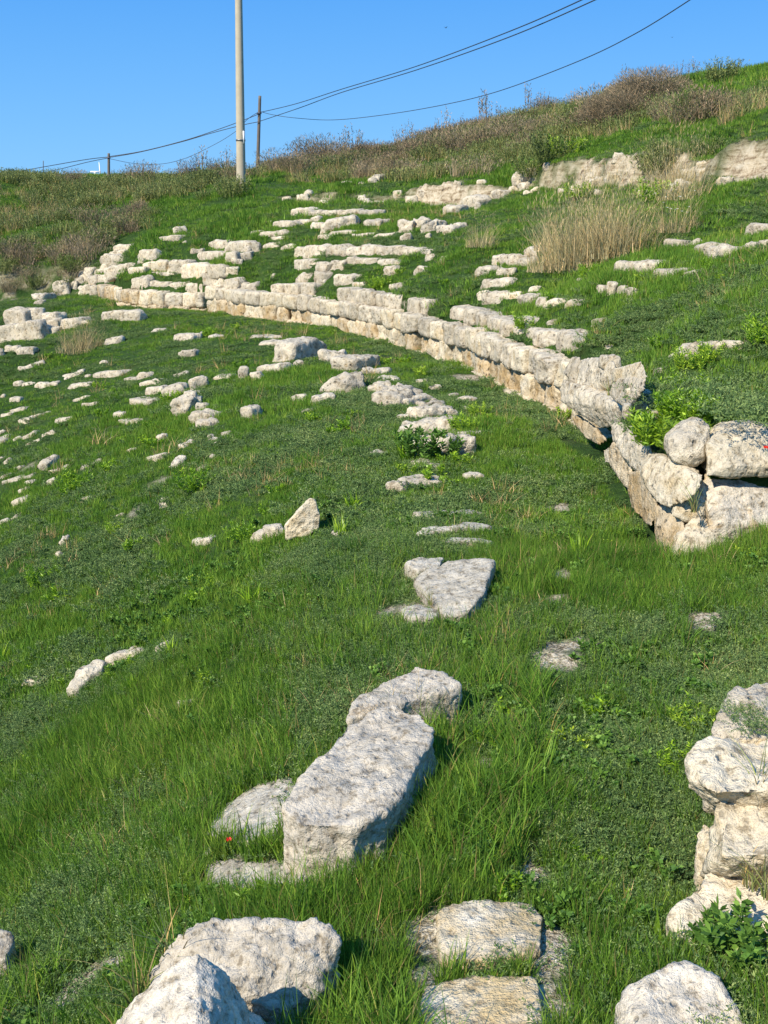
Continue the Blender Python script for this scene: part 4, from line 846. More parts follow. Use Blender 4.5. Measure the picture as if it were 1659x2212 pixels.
K['dead'] = variants('dead_grass', 4, lambda r: [blades(16, .06, .04, .13, .0045, .9, r, dry=.9), blades(5, .04, .10, .2, .004, .5, r, dry=.8)], 'dry')
K['long'] = variants('long_grass', 4, lambda r: [blades(24, .05, .10, .22, .0055, .45, r, seg=4, curl=1.0, dry=.05)], 'grass')
K['drytuft'] = variants('straw_tuft', 4, lambda r: [blades(30, .16, .2, .5, .010, .35, r, dry=.6)], 'dry')
K['brush'] = variants('scrub_tuft', 5, lambda r: twig_parts(r, 50, .55, .22, .013, .6, 4), 'brown')
K['olive'] = variants('olive_tuft', 5, lambda r: [blades(40, .2, .2, .5, .018, .4, r, seg=2, dry=.15)] + twig_parts(r, 14, .45, .2, .02, .6, 6), 'olive')
K['lushtuft'] = variants('fresh_tuft', 4, lambda r: bushy_parts(r, 7, .10, .06, .03, .009), 'lush')
K['broadtuft'] = variants('weed_tuft', 4, lambda r: bushy_parts(r, 6, .08, .07, .03, .014, up=.2), 'broad')

def scatter(name, P3, sc, cname, label, seed):
    if len(P3) == 0: return
    me = bpy.data.meshes.new(name); me.vertices.add(len(P3)); me.vertices.foreach_set('co', np.asarray(P3, np.float32).ravel())
    r = np.random.RandomState(seed); n = len(P3)
    rot = np.stack([r.normal(0, .12, n), r.normal(0, .12, n), r.uniform(0, 6.28, n)], 1)
    a = me.attributes.new('rot', 'FLOAT_VECTOR', 'POINT'); a.data.foreach_set('vector', rot.astype(np.float32).ravel())
    a = me.attributes.new('scl', 'FLOAT', 'POINT'); a.data.foreach_set('value', np.asarray(sc, np.float32))
    c = K[cname]; a = me.attributes.new('pick', 'INT', 'POINT'); a.data.foreach_set('value', r.randint(0, len(c.objects), n).astype(np.int32))
    o = link(name, me, kind='stuff', label=label)
    ng = bpy.data.node_groups.new(name, 'GeometryNodeTree')
    ng.interface.new_socket('Geometry', in_out='INPUT', socket_type='NodeSocketGeometry'); ng.interface.new_socket('Geometry', in_out='OUTPUT', socket_type='NodeSocketGeometry')
    gi = ng.nodes.new('NodeGroupInput'); go = ng.nodes.new('NodeGroupOutput'); ip = ng.nodes.new('GeometryNodeInstanceOnPoints')
    ci = ng.nodes.new('GeometryNodeCollectionInfo'); ci.inputs['Collection'].default_value = c; ci.inputs['Separate Children'].default_value = True; ci.inputs['Reset Children'].default_value = True
    def attr(nm, t):
        x = ng.nodes.new('GeometryNodeInputNamedAttribute'); x.data_type = t; x.inputs[0].default_value = nm
        return [s for s in x.outputs if s.enabled and s.name == 'Attribute'][0]
    L = ng.links.new
    L(gi.outputs[0], ip.inputs['Points']); L(ci.outputs[0], ip.inputs['Instance']); ip.inputs['Pick Instance'].default_value = True
    L(attr('pick', 'INT'), ip.inputs['Instance Index'])
    e2r = ng.nodes.new('FunctionNodeEulerToRotation'); L(attr('rot', 'FLOAT_VECTOR'), e2r.inputs[0]); L(e2r.outputs[0], ip.inputs['Rotation'])
    L(attr('scl', 'FLOAT'), ip.inputs['Scale']); L(ip.outputs[0], go.inputs[0])
    md = o.modifiers.new('scatter', 'NODES'); md.node_group = ng
    return o
def samp(rho, r0, r1, a0=-37, a1=33, seed=0):
    """random ground points between two radii with rho per square metre"""
    r = np.random.RandomState(seed); area = math.radians(a1 - a0) / 2 * (r1 * r1 - r0 * r0); n = int(area * rho)
    a = np.radians(r.uniform(a0, a1, n)); q = np.sqrt(r.uniform(r0 * r0, r1 * r1, n))
    return q * np.sin(a), q * np.cos(a)
FT = np.array(FOOT)
HB = [(h[:, 0].min(), h[:, 0].max(), h[:, 1].min(), h[:, 1].max()) for h in HULLS]
def hull2(p):
    p = sorted(map(tuple, p)); 
    def half(pp):
        o = []
        for q in pp:
            while len(o) > 1 and (o[-1][0] - o[-2][0]) * (q[1] - o[-2][1]) - (o[-1][1] - o[-2][1]) * (q[0] - o[-2][0]) <= 0: o.pop()
            o.append(q)
        return o
    a = half(p); b_ = half(p[::-1]); return np.array(a[:-1] + b_[:-1])
HP = [hull2(h) for h in HULLS]
def free(x, y, pad=.02, front=0.0):
    ok = np.ones(x.shape, bool)
    ok &= look(x, y, GBARE) < .3
    dd = np.hypot(x, y); far_ = np.clip(dd / 40, .06, .3); ok &= look(x * (1 + far_ / dd), y * (1 + far_ / dd), GBARE) < .5
    ok &= look(x, y, GS) < .35
    # footprint tests on a coarse bucket
    gz_ = look(x, y)
    for cx, cy, tx, ty, hl, hw, tz in FT:
        R_ = math.hypot(hl, hw) + pad + front
        k = np.nonzero((np.abs(x - cx) < R_) & (np.abs(y - cy) < R_) & (gz_ < tz - .05))[0]
        if not len(k): continue
        dx = x[k] - cx; dy = y[k] - cy
        u = np.abs(dx * tx + dy * ty); v = -dx * ty + dy * tx
        s = 1 if -cx * -ty - cy * tx < 0 else 1
        inn = (u < hl * .97 + pad) & (np.abs(v) < hw * .95 + pad)
        if front:
            # keep a little clear ground on the side the stone faces
            dc = math.hypot(cx, cy); fx, fy = -cx / dc * front, -cy / dc * front
            dx2 = dx - fx; dy2 = dy - fy
            inn |= (np.abs(dx2 * tx + dy2 * ty) < hl * .8) & (np.abs(-dx2 * ty + dy2 * tx) < hw * .9)
        ok[k[inn]] = False
    for hp, bb in zip(HP, HB):
        k = np.nonzero((x > bb[0] - .12) & (x < bb[1] + .12) & (y > bb[2] - .12) & (y < bb[3] + .12))[0]
        if len(k):
            c = hp.mean(0); ins = inside(x[k], y[k], c + (hp - c) * (1 + pad * .5))
            dk = np.hypot(x[k], y[k]); ins |= inside(x[k] * (1 + .035 / dk), y[k] * (1 + .035 / dk), hp)
            ok[k[ins]] = False
    return ok
def zone(x, y, z, poly):
    u, v, f = proj(x, y, z); return inside(u, v, poly)
def veg(name, cname, label, specs, seed, hfun=None, keep=None, front=0.0, pad=.02):
    X, Y, S_ = [], [], []
    for i, (r0, r1, rho, s) in enumerate(specs):
        x, y = samp(rho, r0, r1, seed=seed + i); X.append(x); Y.append(y); S_.append(np.full(x.shape, s))
    x, y, s = map(np.concatenate, (X, Y, S_)); z = look(x, y)
    if keep is not None:
        k = keep(x, y, z); x, y, z, s = x[k], y[k], z[k], s[k]
    k = free(x, y, pad, front); x, y, z, s = x[k], y[k], z[k], s[k]
    if hfun is not None: s = s * hfun(x, y, z)
    r = np.random.RandomState(seed + 50); s = s * r.uniform(.7, 1.25, len(s))
    print(name, len(x))
    return scatter(name, np.stack([x, y, z - .008], 1), s, cname, label, seed)
ZT = dict(
    tan=[(560, 380), (600, 350), (700, 325), (830, 340), (950, 300), (1050, 275), (1160, 240), (1300, 205), (1480, 240), (1659, 220), (1700, 290), (1400, 262), (1330, 300), (1220, 312), (1130, 372), (900, 392), (720, 398), (560, 395)],
    lefttan=[(-80, 408), (140, 405), (340, 396), (330, 430), (290, 470), (230, 500), (150, 560), (-80, 570)],
    leftgreen=[(230, 395), (540, 380), (540, 440), (400, 470), (330, 500), (240, 500), (220, 440)],
    dark=[(120, 560), (200, 520), (260, 450), (310, 450), (315, 480), (240, 545), (190, 590), (130, 640), (60, 600)],
    yellow=[(-80, 386), (140, 386), (200, 400), (130, 412), (-80, 415)])
def inz(x, y, z, *names):
    o = np.zeros(x.shape, bool)
    for n_ in names: o |= zone(x, y, z, ZT[n_])
    return o
def hh(x, y, z):
    up_ = look(x, y, GU) > .5
    n = .5 + .5 * fb2(x, y, .9, 41, 3)
    h = .45 + .75 * n
    u, v, f = proj(x, y, z)
    lf = (u < 640) & (v > 1500) & (y < 6)           # rank growth beside the near blocks
    h = np.where(lf, h * 1.25, h)
    h = np.where((~up_) & (y > 7), h * .78, h)
    h = np.where(up_ & (y > 9), h * 1.15, h)
    return h
def herb_mask(x, y):
    return fb2(x, y, .75, 61, 4)
def g_keep(x, y, z):
    w = look(x, y, GU); r = np.random.RandomState(len(x))
    edge = (w > .08) & (w < .92)
    hm = herb_mask(x, y)
    thin = np.clip(.85 - 1.1 * (hm - .05), .3, 1.0)
    n = .5 + .5 * fb2(x, y, 3.2, 43, 3)
    return ~edge & (r.uniform(size=x.shape) < thin * np.clip(.55 + n, 0, 1))
veg('grass', 'near', 'short bright grass of the near slope', [(1.0, 4.2, 1400, .9), (4.2, 7.5, 720, 1.0)], 1, hh, g_keep, pad=-.015)
veg('grass', 'mid', 'short grass around the wall and lower seats', [(7.5, 11, 420, 1.0), (11, 17, 230, 1.0)], 2, hh, g_keep, pad=-.02)
veg('grass', 'far', 'grass of the far seats and slope', [(17, 30, 85, .62), (30, 62, 34, 1.0)], 3, hh, g_keep, front=.03, pad=.02)
def f_keep(x, y, z):
    w = look(x, y, GU); r = np.random.RandomState(len(x) + 5)
    return ~((w > .08) & (w < .92)) & (r.uniform(size=x.shape) < np.clip(.25 + 1.3 * herb_mask(x, y), .04, .9)) & ~inz(x, y, z, 'tan')
veg('herb_carpet_vegetation', 'fern', 'grey green feathery herbs carpeting the near ground', [(1.0, 4.5, 700, 1.0), (4.5, 8, 420, 1.0)], 11, None, f_keep)
veg('herb_carpet_vegetation', 'fernmid', 'grey green herbs among the stones', [(8, 14, 170, .75), (14, 36, 34, .85)], 12, None, f_keep, front=.04)
def l_keep(x, y, z):
    u, v, f = proj(x, y, z); w = look(x, y, GU)
    a = ((u < 640) & (v > 1560) & (y < 6)); b_ = (u > 900) & (u < 1180) & (v > 1480) & (v < 1950); c_ = (u > 620) & (u < 1000) & (v > 1950)
    r = np.random.RandomState(len(x) + 9); nz = fb2(x, y, 2.2, 71, 3)
    p = np.where(a, .2 + .5 * nz, np.where(b_, .5 + .4 * nz, np.where(c_ & (x < .22), .45 + .4 * nz, .01)))
    return (r.uniform(size=x.shape) < np.clip(p, 0, 1)) & ~((w > .08) & (w < .92))
veg('long_grass', 'long', 'long drooping grass beside the near blocks', [(1.0, 7.5, 420, 1.0)], 21, None, l_keep, pad=.0)
def s_keep(x, y, z, zn, p, sc=1.5, sd=81):
    r = np.random.RandomState(len(x) + 13); return inz(x, y, z, *zn) & (r.uniform(size=x.shape) < np.clip(p + .9 * fb2(x, y, sc, sd, 3), 0, 1))
veg('dry_vegetation', 'brush', 'brown dry brush along the crest of the hill', [(24, 62, 14, 1.0)], 31, None, lambda x, y, z: s_keep(x, y, z, ('tan',), .0, .45))
veg('dry_vegetation', 'drytuft', 'straw coloured grass on the hillside', [(18, 62, 9, 1.0)], 32, None, lambda x, y, z: s_keep(x, y, z, ('tan', 'lefttan'), .35, .5))
veg('scrub_vegetation', 'olive', 'olive green scrub of the hillside', [(26, 62, 13, 1.0)], 33, None, lambda x, y, z: s_keep(x, y, z, ('lefttan', 'tan', 'leftgreen', 'yellow'), .35, .6, 84))
veg('scrub_vegetation', 'brush', 'dark brown scrub on the gully side', [(24, 50, 16, .8)], 34, None, lambda x, y, z: s_keep(x, y, z, ('dark',), .1, .5))
def w_keep(x, y, z):
    r = np.random.RandomState(len(x) + 3); w = look(x, y, GU)
    return (r.uniform(size=x.shape) < np.clip(.12 + .9 * (fb2(x, y, 1.6, 91, 3) - .1), 0, 1)) & ~((w > .08) & (w < .92))
veg('dry_grass', 'dead', 'dead straw lying among the green grass', [(1.0, 6, 90, .9), (6, 13, 18, 1.1), (13, 32, 4, 1.7)], 45, None, lambda x, y, z: (np.random.RandomState(len(x)).uniform(size=x.shape) < np.clip(.12 + 1.0 * fb2(x, y, 1.3, 95, 4), 0, 1)) & ~((look(x, y, GU) > .08) & (look(x, y, GU) < .92)))
veg('weed_undergrowth', 'broadtuft', 'small dark leafed weeds among the grass', [(1.0, 9, 110, .85)], 41, None, w_keep)
veg('weed_undergrowth', 'lushtuft', 'small fresh green weeds among the grass', [(1.0, 9, 14, .8), (9, 24, 3, 1.3)], 42, None, w_keep)
# ------------------------------------------------------------------ single plants
def one_plant(name, u, v, me, label, cat, group=None, s=1.0, dz=-.02, rz=None, zfix=None):
    if zfix is not None: h = Pz(u, v, zfix)
    else:
        h = hit(u, v, lift=0)
        if h is None: return None
    o = link(name, me, None, label, cat, group)
    o.location = (h[0], h[1], h[2] + dz); o.scale = (s, s, s); o.rotation_euler = (0, 0, RS.uniform(0, 6.28) if rz is None else rz)
    return o
def blade_leaf_plant(r, n, h, w, rad=.03, lean=.5):
    return [blades(n, rad, h * .6, h, w, lean, r, seg=4, curl=.8)]
rr = np.random.RandomState(3)
LUSH = [plant_mesh(f'leafy_herb_{k}', bushy_parts(np.random.RandomState(k + 5), 26, .2, .12, .04, .0085), M['lush']) for k in range(3)]
STRAP = [plant_mesh(f'strap_herb_{k}', blade_leaf_plant(np.random.RandomState(k + 15), 34, .26, .02, .06, .45), M['lush']) for k in range(2)]
PG = 'fresh yellow green plants in the grass'
for q in [
    (1035, 735, 'l', .9, 'fresh green tuft growing out of the near wall joint'), (1140, 712, 'l', 1.3, 'bright plant on the wall top beyond the tuft in the joint'),
    (1505, 800, 'l', 1.2, 'long bright herb patch on the terrace above the yellowish block'), (1545, 782, 'l', 1.0, 'bright herb behind the long bright patch on the terrace'),
    (425, 1060, 'l', 1.3, 'bright strap leafed plant in mid slope, below the craggy stones'), (160, 1060, 'l', 1.4, 'tall bright plant among the leftmost slope stones'), (255, 1150, 'l', .7, 'small bright plant on the slope above the big leafy one'),
    (88, 1262, 'l', 1.1, 'big bright leafy plant low on the grassy slope'), (8, 1435, 's', 1.0, 'bright plant at the frame edge beside the flat white stone'), (530, 1168, 'l', .9, 'bright herb at the pointed boulder end of the small stones'),
    (735, 1160, 's', .9, 'bright plant beside the foot of the pointed boulder'), (760, 1100, 's', .8, 'faint bright tuft beyond the pointed boulder'), (545, 1305, 's', .8, 'small bright tuft on the open slope below the pointed boulder'), (1254, 1212, 's', 1.0, 'bright plant in the corridor turf near the wall corner'),
    (1000, 930, 'l', 1.0, 'bright herb on the outcrop beside the dark shrub'), (1030, 900, 'l', .9, 'thin bright herb behind the outcrop'), (880, 1000, 's', 1.1, 'bright grass clump left of the white chalk stone'), (1470, 860, 'l', 1.2, 'bright herb behind the bright bush'),
    (820, 625, 'l', 1.5, 'bright plant above the middle of the curved wall'), (1000, 720, 'l', .8, 'green weed in the break of the curved wall'), (1270, 600, 'l', 1.1, 'bright weed beside the reeds'), (650, 1150, 's', .6, 'tiny bright tuft in front of the pointed boulder'),
    (1655, 745, 'l', 1.3, 'bright plant cut by the frame edge on the slope'), (1500, 1570, 'l', .65, 'bright plant tucked beside the topmost stump rock'), (1462, 1668, 'l', .6, 'bright plant tucked beside the jutting stump rock'),
    (290, 1490, 's', .6, 'bright tuft below the long cream outcrop'), (370, 1420, 's', .8, 'bright tuft beside the slanting outcrop stones'), (75, 1650, 'l', .5, 'small yellow green herb deep in grass at the slope edge'), (1220, 340, 'l', 2.8, 'bright green bush on the bank under the brown brush'), (1250, 430, 'l', 2.0, 'bright green bush just below the earth bank'), (1410, 440, 'l', 2.2, 'bright green bush between reeds and earth bank')]:
    u, v, t, s, lab = q
    one_plant('leafy_plant' if t == 'l' else 'strap_plant', u, v, (LUSH if t == 'l' else STRAP)[rr.randint(3 if t == 'l' else 2)], lab.replace('leftmost ', 'edge '), 'plant', PG, s)
big = plant_mesh('bright_bush', bushy_parts(np.random.RandomState(77), 85, .27, .22, .065, .013), M['lush'])
one_plant('bright_bush', 1440, 965, big, 'big bright yellow green bush on the wall corner beside a white boulder', 'bush', None, 1.0, zfix=.62)
one_plant('bright_bush', 1485, 905, big, 'second bright bush right behind the big one on the corner', 'bush', None, .8, zfix=.8)
dk = plant_mesh('dark_shrub', bushy_parts(np.random.RandomState(78), 46, .26, .26, .07, .02), M['broad'])
one_plant('dark_shrub', 922, 985, dk, 'dark green leafy shrub growing over the flat outcrop', 'shrub', None, 1.0)
hb = [plant_mesh(f'grey_herb_{k}', fern_parts(np.random.RandomState(90 + k), 150, .18, .13, .016), M['fern']) for k in range(2)]
for u, v, s, zf, lab in [(1410, 930, 1.3, .6, 'grey green feathery herb spilling over the near wall'), (1590, 880, 1.7, .9, 'grey green herb mat behind the rounded cream block'), (1500, 850, 1.5, .9, 'grey green herb mat behind the bright bush'), (1420, 860, 1.4, .85, 'grey green herb between the near wall boulders'), (1640, 900, 1.6, .95, 'grey green herb at the frame edge above the cream block'),
                         (1640, 1560, .5, .48, 'grey green weed spread over the topmost stump rock'), (1600, 1520, .35, .48, 'small grey green weed on the topmost stump rock'), (1600, 2085, .7, .15, 'feathery shrub beside the speckled boulder'), (1640, 2160, .9, .2, 'feathery shrub overhanging the speckled boulder'), (1590, 2210, .6, .25, 'small feathery shrub over the speckled boulder edge')]:
    one_plant('feathery_herb', u, v, hb[rr.randint(2)], lab, 'herb', 'feathery herbs on the stones', s, zfix=zf)
bl = plant_mesh('broad_leaf_plant', bushy_parts(np.random.RandomState(95), 16, .10, .10, .035, .014, up=.3), M['broad'])
one_plant('broad_leaf_plant', 1625, 2060, bl, 'dark broad leafed plant behind the speckled boulder', 'plant', None, 1.2, zfix=.2)
one_plant('broad_leaf_plant', 1560, 2030, bl, 'smaller dark leafed plant at the foot of the stump', 'plant', None, .8, zfix=.15)
succ = plant_mesh('succulent', blade_leaf_plant(np.random.RandomState(96), 16, .14, .03, .04, .5), M['lush'])
one_plant('succulent', 1425, 2065, succ, 'bright fleshy leafed plant between the stump and speckled boulder', 'plant', None, 1.0, zfix=.07)
one_plant('succulent', 1372, 2112, succ, 'lower fleshy leafed plant touching the speckled boulder', 'plant', None, .9, zfix=.07)
one_plant('succulent', 1348, 2150, succ, 'smallest fleshy leafed plant at the speckled boulder', 'plant', None, .6, zfix=.07)
weed = plant_mesh('spiky_weed', [blades(26, .02, .09, .2, .004, .8, np.random.RandomState(97), seg=4, curl=.9, dry=.4)], M['olive'])
for u, v, s, zf, lab in [(700, 1868, 1.2, .0, 'dry spiky tuft at the front foot of the big long block'), (745, 1850, .9, .0, 'smaller spiky tuft at the front foot of the long block'), (1645, 1715, 1.2, .45, 'spiky grass tuft on the jutting stump rock'), (1620, 1905, 1.2, .25, 'spiky grass tuft on the lowest stump rock'), (1655, 1925, 1.0, .25, 'spiky tuft at the frame edge on the lowest stump rock'),
                         (1500, 1100, 1.4, .4, 'green spiky weed growing below the white boulder'), (1600, 1025, 1.0, .55, 'thin weed in the joint above the huge pitted block'), (1320, 850, 1.5, .75, 'grass tuft between the big pale boulder and grey boulder'), (640, 2010, .5, .22, 'tiny weed on top of the flat topped boulder'), (930, 1300, .8, .05, 'yellowish weed leaning over the triangular white slab'),
                         (372, 2080, 1.5, .1, 'tall grass tuft beside the peaked boulder'), (300, 2150, 1.4, .05, 'second grass tuft beside the peaked boulder')]:
    one_plant('spiky_weed', u, v, weed, lab, 'weed', 'spiky tufts on and beside stones', s, zfix=zf)
for u, v, s, zf, lab in [(850, 1530, 1.0, .1, 'green blades rising between the arched block and the long block'), (905, 1525, 1.0, .1, 'second green tuft between the arched block and long block'), (790, 1548, .8, .1, 'small green tuft at the near end of the arched block')]:
    one_plant('spiky_weed', u, v, weed, lab, 'weed', 'spiky tufts on and beside stones', s, zfix=zf)
# reeds and straw clumps
def wisp(r):
    m = 420; a = r.uniform(0, 6.28, m); q = .6 * np.sqrt(r.uniform(0, 1, m)); z = r.uniform(.35, 1.12, m)
    c = np.stack([q * np.cos(a), q * np.sin(a), z], 1); d = unit(np.stack([r.normal(0, .25, m), r.normal(0, .25, m), np.ones(m)], 1))
    return leaves(c, d, r.uniform(.04, .12, m), .006, r)
REED = [plant_mesh(f'reed_clump_{k}', [blades(230, .45, .3, 1.1, .0065, .45, np.random.RandomState(110 + k), seg=3, dry=.3), wisp(np.random.RandomState(115 + k)), blades(200, .55, .15, .45, .011, .5, np.random.RandomState(120 + k), seg=3, dry=.1)], M['dry']) for k in range(3)]
RG = 'tall straw coloured reed clumps'
for u, v, s, lab in [(1205, 585, 1.0, 'tall straw reeds at the pile end of the big clump'), (1245, 580, 1.15, 'tall straw reeds in the middle of the big clump'), (1285, 570, 1.2, 'tallest straw reeds of the big clump'), (1325, 555, 1.15, 'tall straw reeds near the outer end of the big clump'), (1362, 540, 1.0, 'straw reeds at the outer end of the big clump'),
                     (1225, 540, 1.1, 'straw reeds at the back of the big clump near the pile'), (1300, 525, 1.1, 'straw reeds at the back of the big clump'), (1040, 532, .6, 'small lone straw reed clump between boulder pile and rubble'), (1455, 405, 1.1, 'straw reeds in the gap of the earth bank'), (1478, 430, .9, 'straw reeds below the gap of the earth bank'),
                     (165, 760, .75, 'straw grass clump beside the end wall'), (195, 750, .6, 'smaller straw grass clump beside the end wall'), (1462, 500, .7, 'thin straw stalks with seed heads above the ledge')]:
    one_plant('reed_clump', u, v, REED[rr.randint(3)], lab, 'reeds', RG, s)
# scrub and shrubs on the crest
TW = [plant_mesh(f'dry_shrub_{k}', twig_parts(np.random.RandomState(130 + k), 150, 1.0, .45, .018, .8, 5), M['brown']) for k in range(3)]
OL = [plant_mesh(f'green_shrub_{k}', twig_parts(np.random.RandomState(140 + k), 60, .8, .4, .02, .7, 4) + bushy_parts(np.random.RandomState(150 + k), 60, .7, .45, .07, .022), M['olive']) for k in range(2)]
M_LEAF = .075
def round_shrub(r):
    m = 15000; a = r.normal(size=(m, 3)); a[:, 2] = np.abs(a[:, 2]); a = unit(a); q = r.uniform(.55, 1.0, m)[:, None] * (1 + .12 * vnoise(a * 3, 5)[:, None])
    c = a * q * np.array([1.0, .8, .62]); d = unit(a + r.normal(size=(m, 3)) * .45 + np.array([.25, 0, .1]))
    return [leaves(c, d, M_LEAF * r.uniform(.6, 1.3, m), .007, r), twig_parts(r, 60, .6, .5, .02, .7, 2)[0]]
RSH = plant_mesh('round_dry_shrub', round_shrub(np.random.RandomState(160)), M['brown'])
one_plant('round_shrub', 1400, 222, RSH, 'big round brown dry shrub standing out on the crest', 'shrub', None, 1.65, dz=-.05)
one_plant('round_shrub', 1330, 268, RSH, 'lower dry shrub leaning against the big round one', 'shrub', None, 1.5, dz=-.05)
one_plant('round_shrub', 1372, 215, RSH, 'smaller dry hump attached to the big round shrub', 'shrub', None, 1.1, dz=-.05)
SG = 'shrubs along the crest'
for i, (u, v, s, k) in enumerate([(40, 398, .7, 'o'), (100, 398, .65, 'o'), (150, 396, .5, 'd'), (165, 392, .55, 'd'), (255, 396, .55, 'd'), (290, 392, .6, 'd'), (312, 392, .8, 'd'), (345, 390, .5, 'o'), (380, 388, .5, 'd'), (410, 388, .55, 'd'), (435, 386, .9, 'd'), (450, 400, .9, 'o'), (480, 382, .9, 'o'), (505, 395, .8, 'd'), (500, 425, 1.0, 'o'), (580, 362, 1.0, 'o'), (602, 372, .9, 'd'), (640, 375, .8, 'd'),
                                 (668, 352, 1.0, 'd'), (690, 350, 1.2, 'd'), (715, 350, .9, 'd'), (760, 340, .8, 'd'), (800, 345, .8, 'd'), (850, 345, .8, 'o'), (900, 335, .9, 'd'), (960, 335, 1.0, 'd'), (1010, 330, 1.0, 'd'), (1060, 320, .9, 'd'), (1110, 310, .9, 'd'), (1180, 300, .8, 'd'), (1240, 280, .8, 'o'), (1190, 350, 1.0, 'o'), (1150, 380, .8, 'o'), (1425, 375, .9, 'o'), (1440, 345, .7, 'o'), (1530, 340, .6, 'o'), (1500, 250, .8, 'o'), (1560, 180, .9, 'o'), (1290, 245, .9, 'd')]):
    w_ = 'green leafed' if k == 'o' else 'brown twiggy'
    one_plant('green_shrub' if k == 'o' else 'dry_shrub', u, v, (OL if k == 'o' else TW)[i % len(OL if k == 'o' else TW)], f'{w_} shrub, {ordw(i)} along the crest counting from the gully side', 'shrub', SG, s)
for i, (u, v, s) in enumerate([(255, 505, .8), (285, 480, .7), (225, 530, .8), (190, 560, .9), (160, 585, .8), (130, 560, .6), (100, 555, .6), (205, 490, .8), (140, 620, .5), (60, 600, .5), (110, 640, .35), (30, 560, .8), (10, 590, .8), (60, 570, .7), (80, 620, .6), (20, 630, .5), (45, 545, .8)]):
    one_plant('gully_shrub', u, v, (TW[i % 3] if i % 2 else OL[i % 2]), f'{"brown twiggy" if i % 2 else "olive leafy"} shrub, {ordw(i)} placed down the gully side', 'shrub', 'dark shrubs in the gully', s)
ST = [plant_mesh(f'dead_stalk_{k}', stalk_parts(np.random.RandomState(170 + k), 7, 1.25, .18, .016), M['brown']) for k in range(3)]
for i, (u, v, s) in enumerate([(305, 395, .9), (330, 392, .8), (400, 388, .9), (440, 384, 1.2), (490, 380, 1.1), (505, 380, 1.0), (590, 352, .8), (745, 345, 1.2), (765, 342, 1.3), (778, 342, 1.0), (858, 318, .8), (885, 318, 1.1), (945, 300, .8), (962, 298, 1.1), (995, 290, .8), (1045, 278, 1.3), (1050, 275, 1.1), (1078, 265, .8), (1135, 250, 1.1), (1165, 240, .8), (1180, 238, .7), (1330, 195, .8), (1350, 195, .8), (1380, 182, 1.0), (1465, 172, .6), (1485, 168, .55), (1500, 166, .65), (1420, 170, .6)]):
    one_plant('dead_stalk', u, v + 8, ST[i % 3], f'thin dead flower stalks against the sky, {ordw(i)} along the crest from gully side', 'stalks', 'dead flower stalks along the crest', s)
# white flower heads above the ledge
def daisies(r):
    ps = [blades(12, .2, .4, .8, .005, .2, r, seg=3, dry=.2)]; t = ps[0][0][-12:]
    for p in t:
        a = np.linspace(0, 6.28, 9)[:-1]; d = np.stack([np.cos(a), np.sin(a), np.full(8, .3)], 1); ps.append(leaves(np.repeat(p[None], 8, 0), unit(d), .028, .012, r))
    return ps
dm = daisies(np.random.RandomState(5)); fm = plant_mesh('flower_clump', dm[:1], M['olive'])
fl = one_plant('flower_clump', 1462, 505, fm, 'clump of small white flowers on thin stems above the thin ledge', 'flowers', None, .9)
hd = plant_mesh('flower_heads', dm[1:], M['petal']); h_ = link('petals', hd, fl)
# poppy at the frame edge
pz = face = P(1653, 966, 6.6)
def poppy(x, y, z, s, label):
    r = np.random.RandomState(8); e = bpy.data.objects.new('poppy', None); col.objects.link(e); e.location = (x, y, z); e['label'] = label; e['category'] = 'flower'; e['group'] = 'red flowers'
    a = np.linspace(0, 6.28, 6)[:-1]; d = unit(np.stack([np.cos(a), np.sin(a), np.full(5, .5)], 1))
    link('petals', plant_mesh('petals', [leaves(np.zeros((5, 3)) + np.array([0, 0, .09 * s]), d, .04 * s, .045 * s, r)], M['red']), e)
    link('stem', plant_mesh('stem', [blades(2, .002, .09 * s, .092 * s, .004 * s, .02, r, seg=2)], M['broad']), e)
poppy(pz[0], pz[1] - .02, pz[2] - .05, .55, 'red poppy at the frame edge on the rounded cream block')
q_ = Pz(495, 1830, -.12); poppy(q_[0], q_[1], q_[2], .35, 'tiny red poppy in grass beside the gritty slab')

# ------------------------------------------------------------------ poles, cables, hut and bird
def tube(name, pts, rad, mat, parent=None, sides=8, cap=True):
    pts = np.asarray(pts, float); n = len(pts); rad = np.broadcast_to(rad, n)
    t = unit(np.gradient(pts, axis=0)); up = np.array([0, 0, 1.0]) if abs(t[0, 2]) < .9 else np.array([1.0, 0, 0])
    s1 = unit(np.cross(t, up)); s2 = np.cross(s1, t); a = np.linspace(0, 2 * math.pi, sides + 1)[:-1]
    V = (pts[:, None] + (s1[:, None] * np.cos(a)[None, :, None] + s2[:, None] * np.sin(a)[None, :, None]) * rad[:, None, None]).reshape(-1, 3)
    i = np.arange(n * sides).reshape(n, sides); j = np.roll(i, -1, 1)
    Q = [np.stack([i[:-1], j[:-1], j[1:], i[1:]], -1).reshape(-1, 4)]
    if cap: Q.append(i[0][::-1][None]); Q.append(i[-1][None])
    return mesh_np(name, V, Q, mat)
def pole(name, ub, vb, ut, vt, d, rb, rt, mat, label, extra=True):
    b_ = np.array(P(ub, vb, d)); t_ = np.array(P(ut, vt, d)); g = float(look(np.array([b_[0]]), np.array([b_[1]]))[0])
    e = bpy.data.objects.new(name, None); col.objects.link(e); e.location = (b_[0], b_[1], g); e['label'] = label; e['category'] = 'utility pole'
    dirn = (t_ - b_) / (t_[2] - b_[2]); k = np.linspace(-.5, t_[2] - g, 24)[:, None]
    p = np.array([b_[0] - b_[0], 0, 0]) + dirn * k; R_ = rb + (rt - rb) * np.clip(k[:, 0] / (t_[2] - g), 0, 1)
    link('shaft', tube('shaft', p, R_, mat, sides=20), e)
    return e, dirn, t_[2] - g
M['metal'] = plain('galvanised_band', (.22, .21, .19), .5, .6, amt=.1)
d0 = 38.0
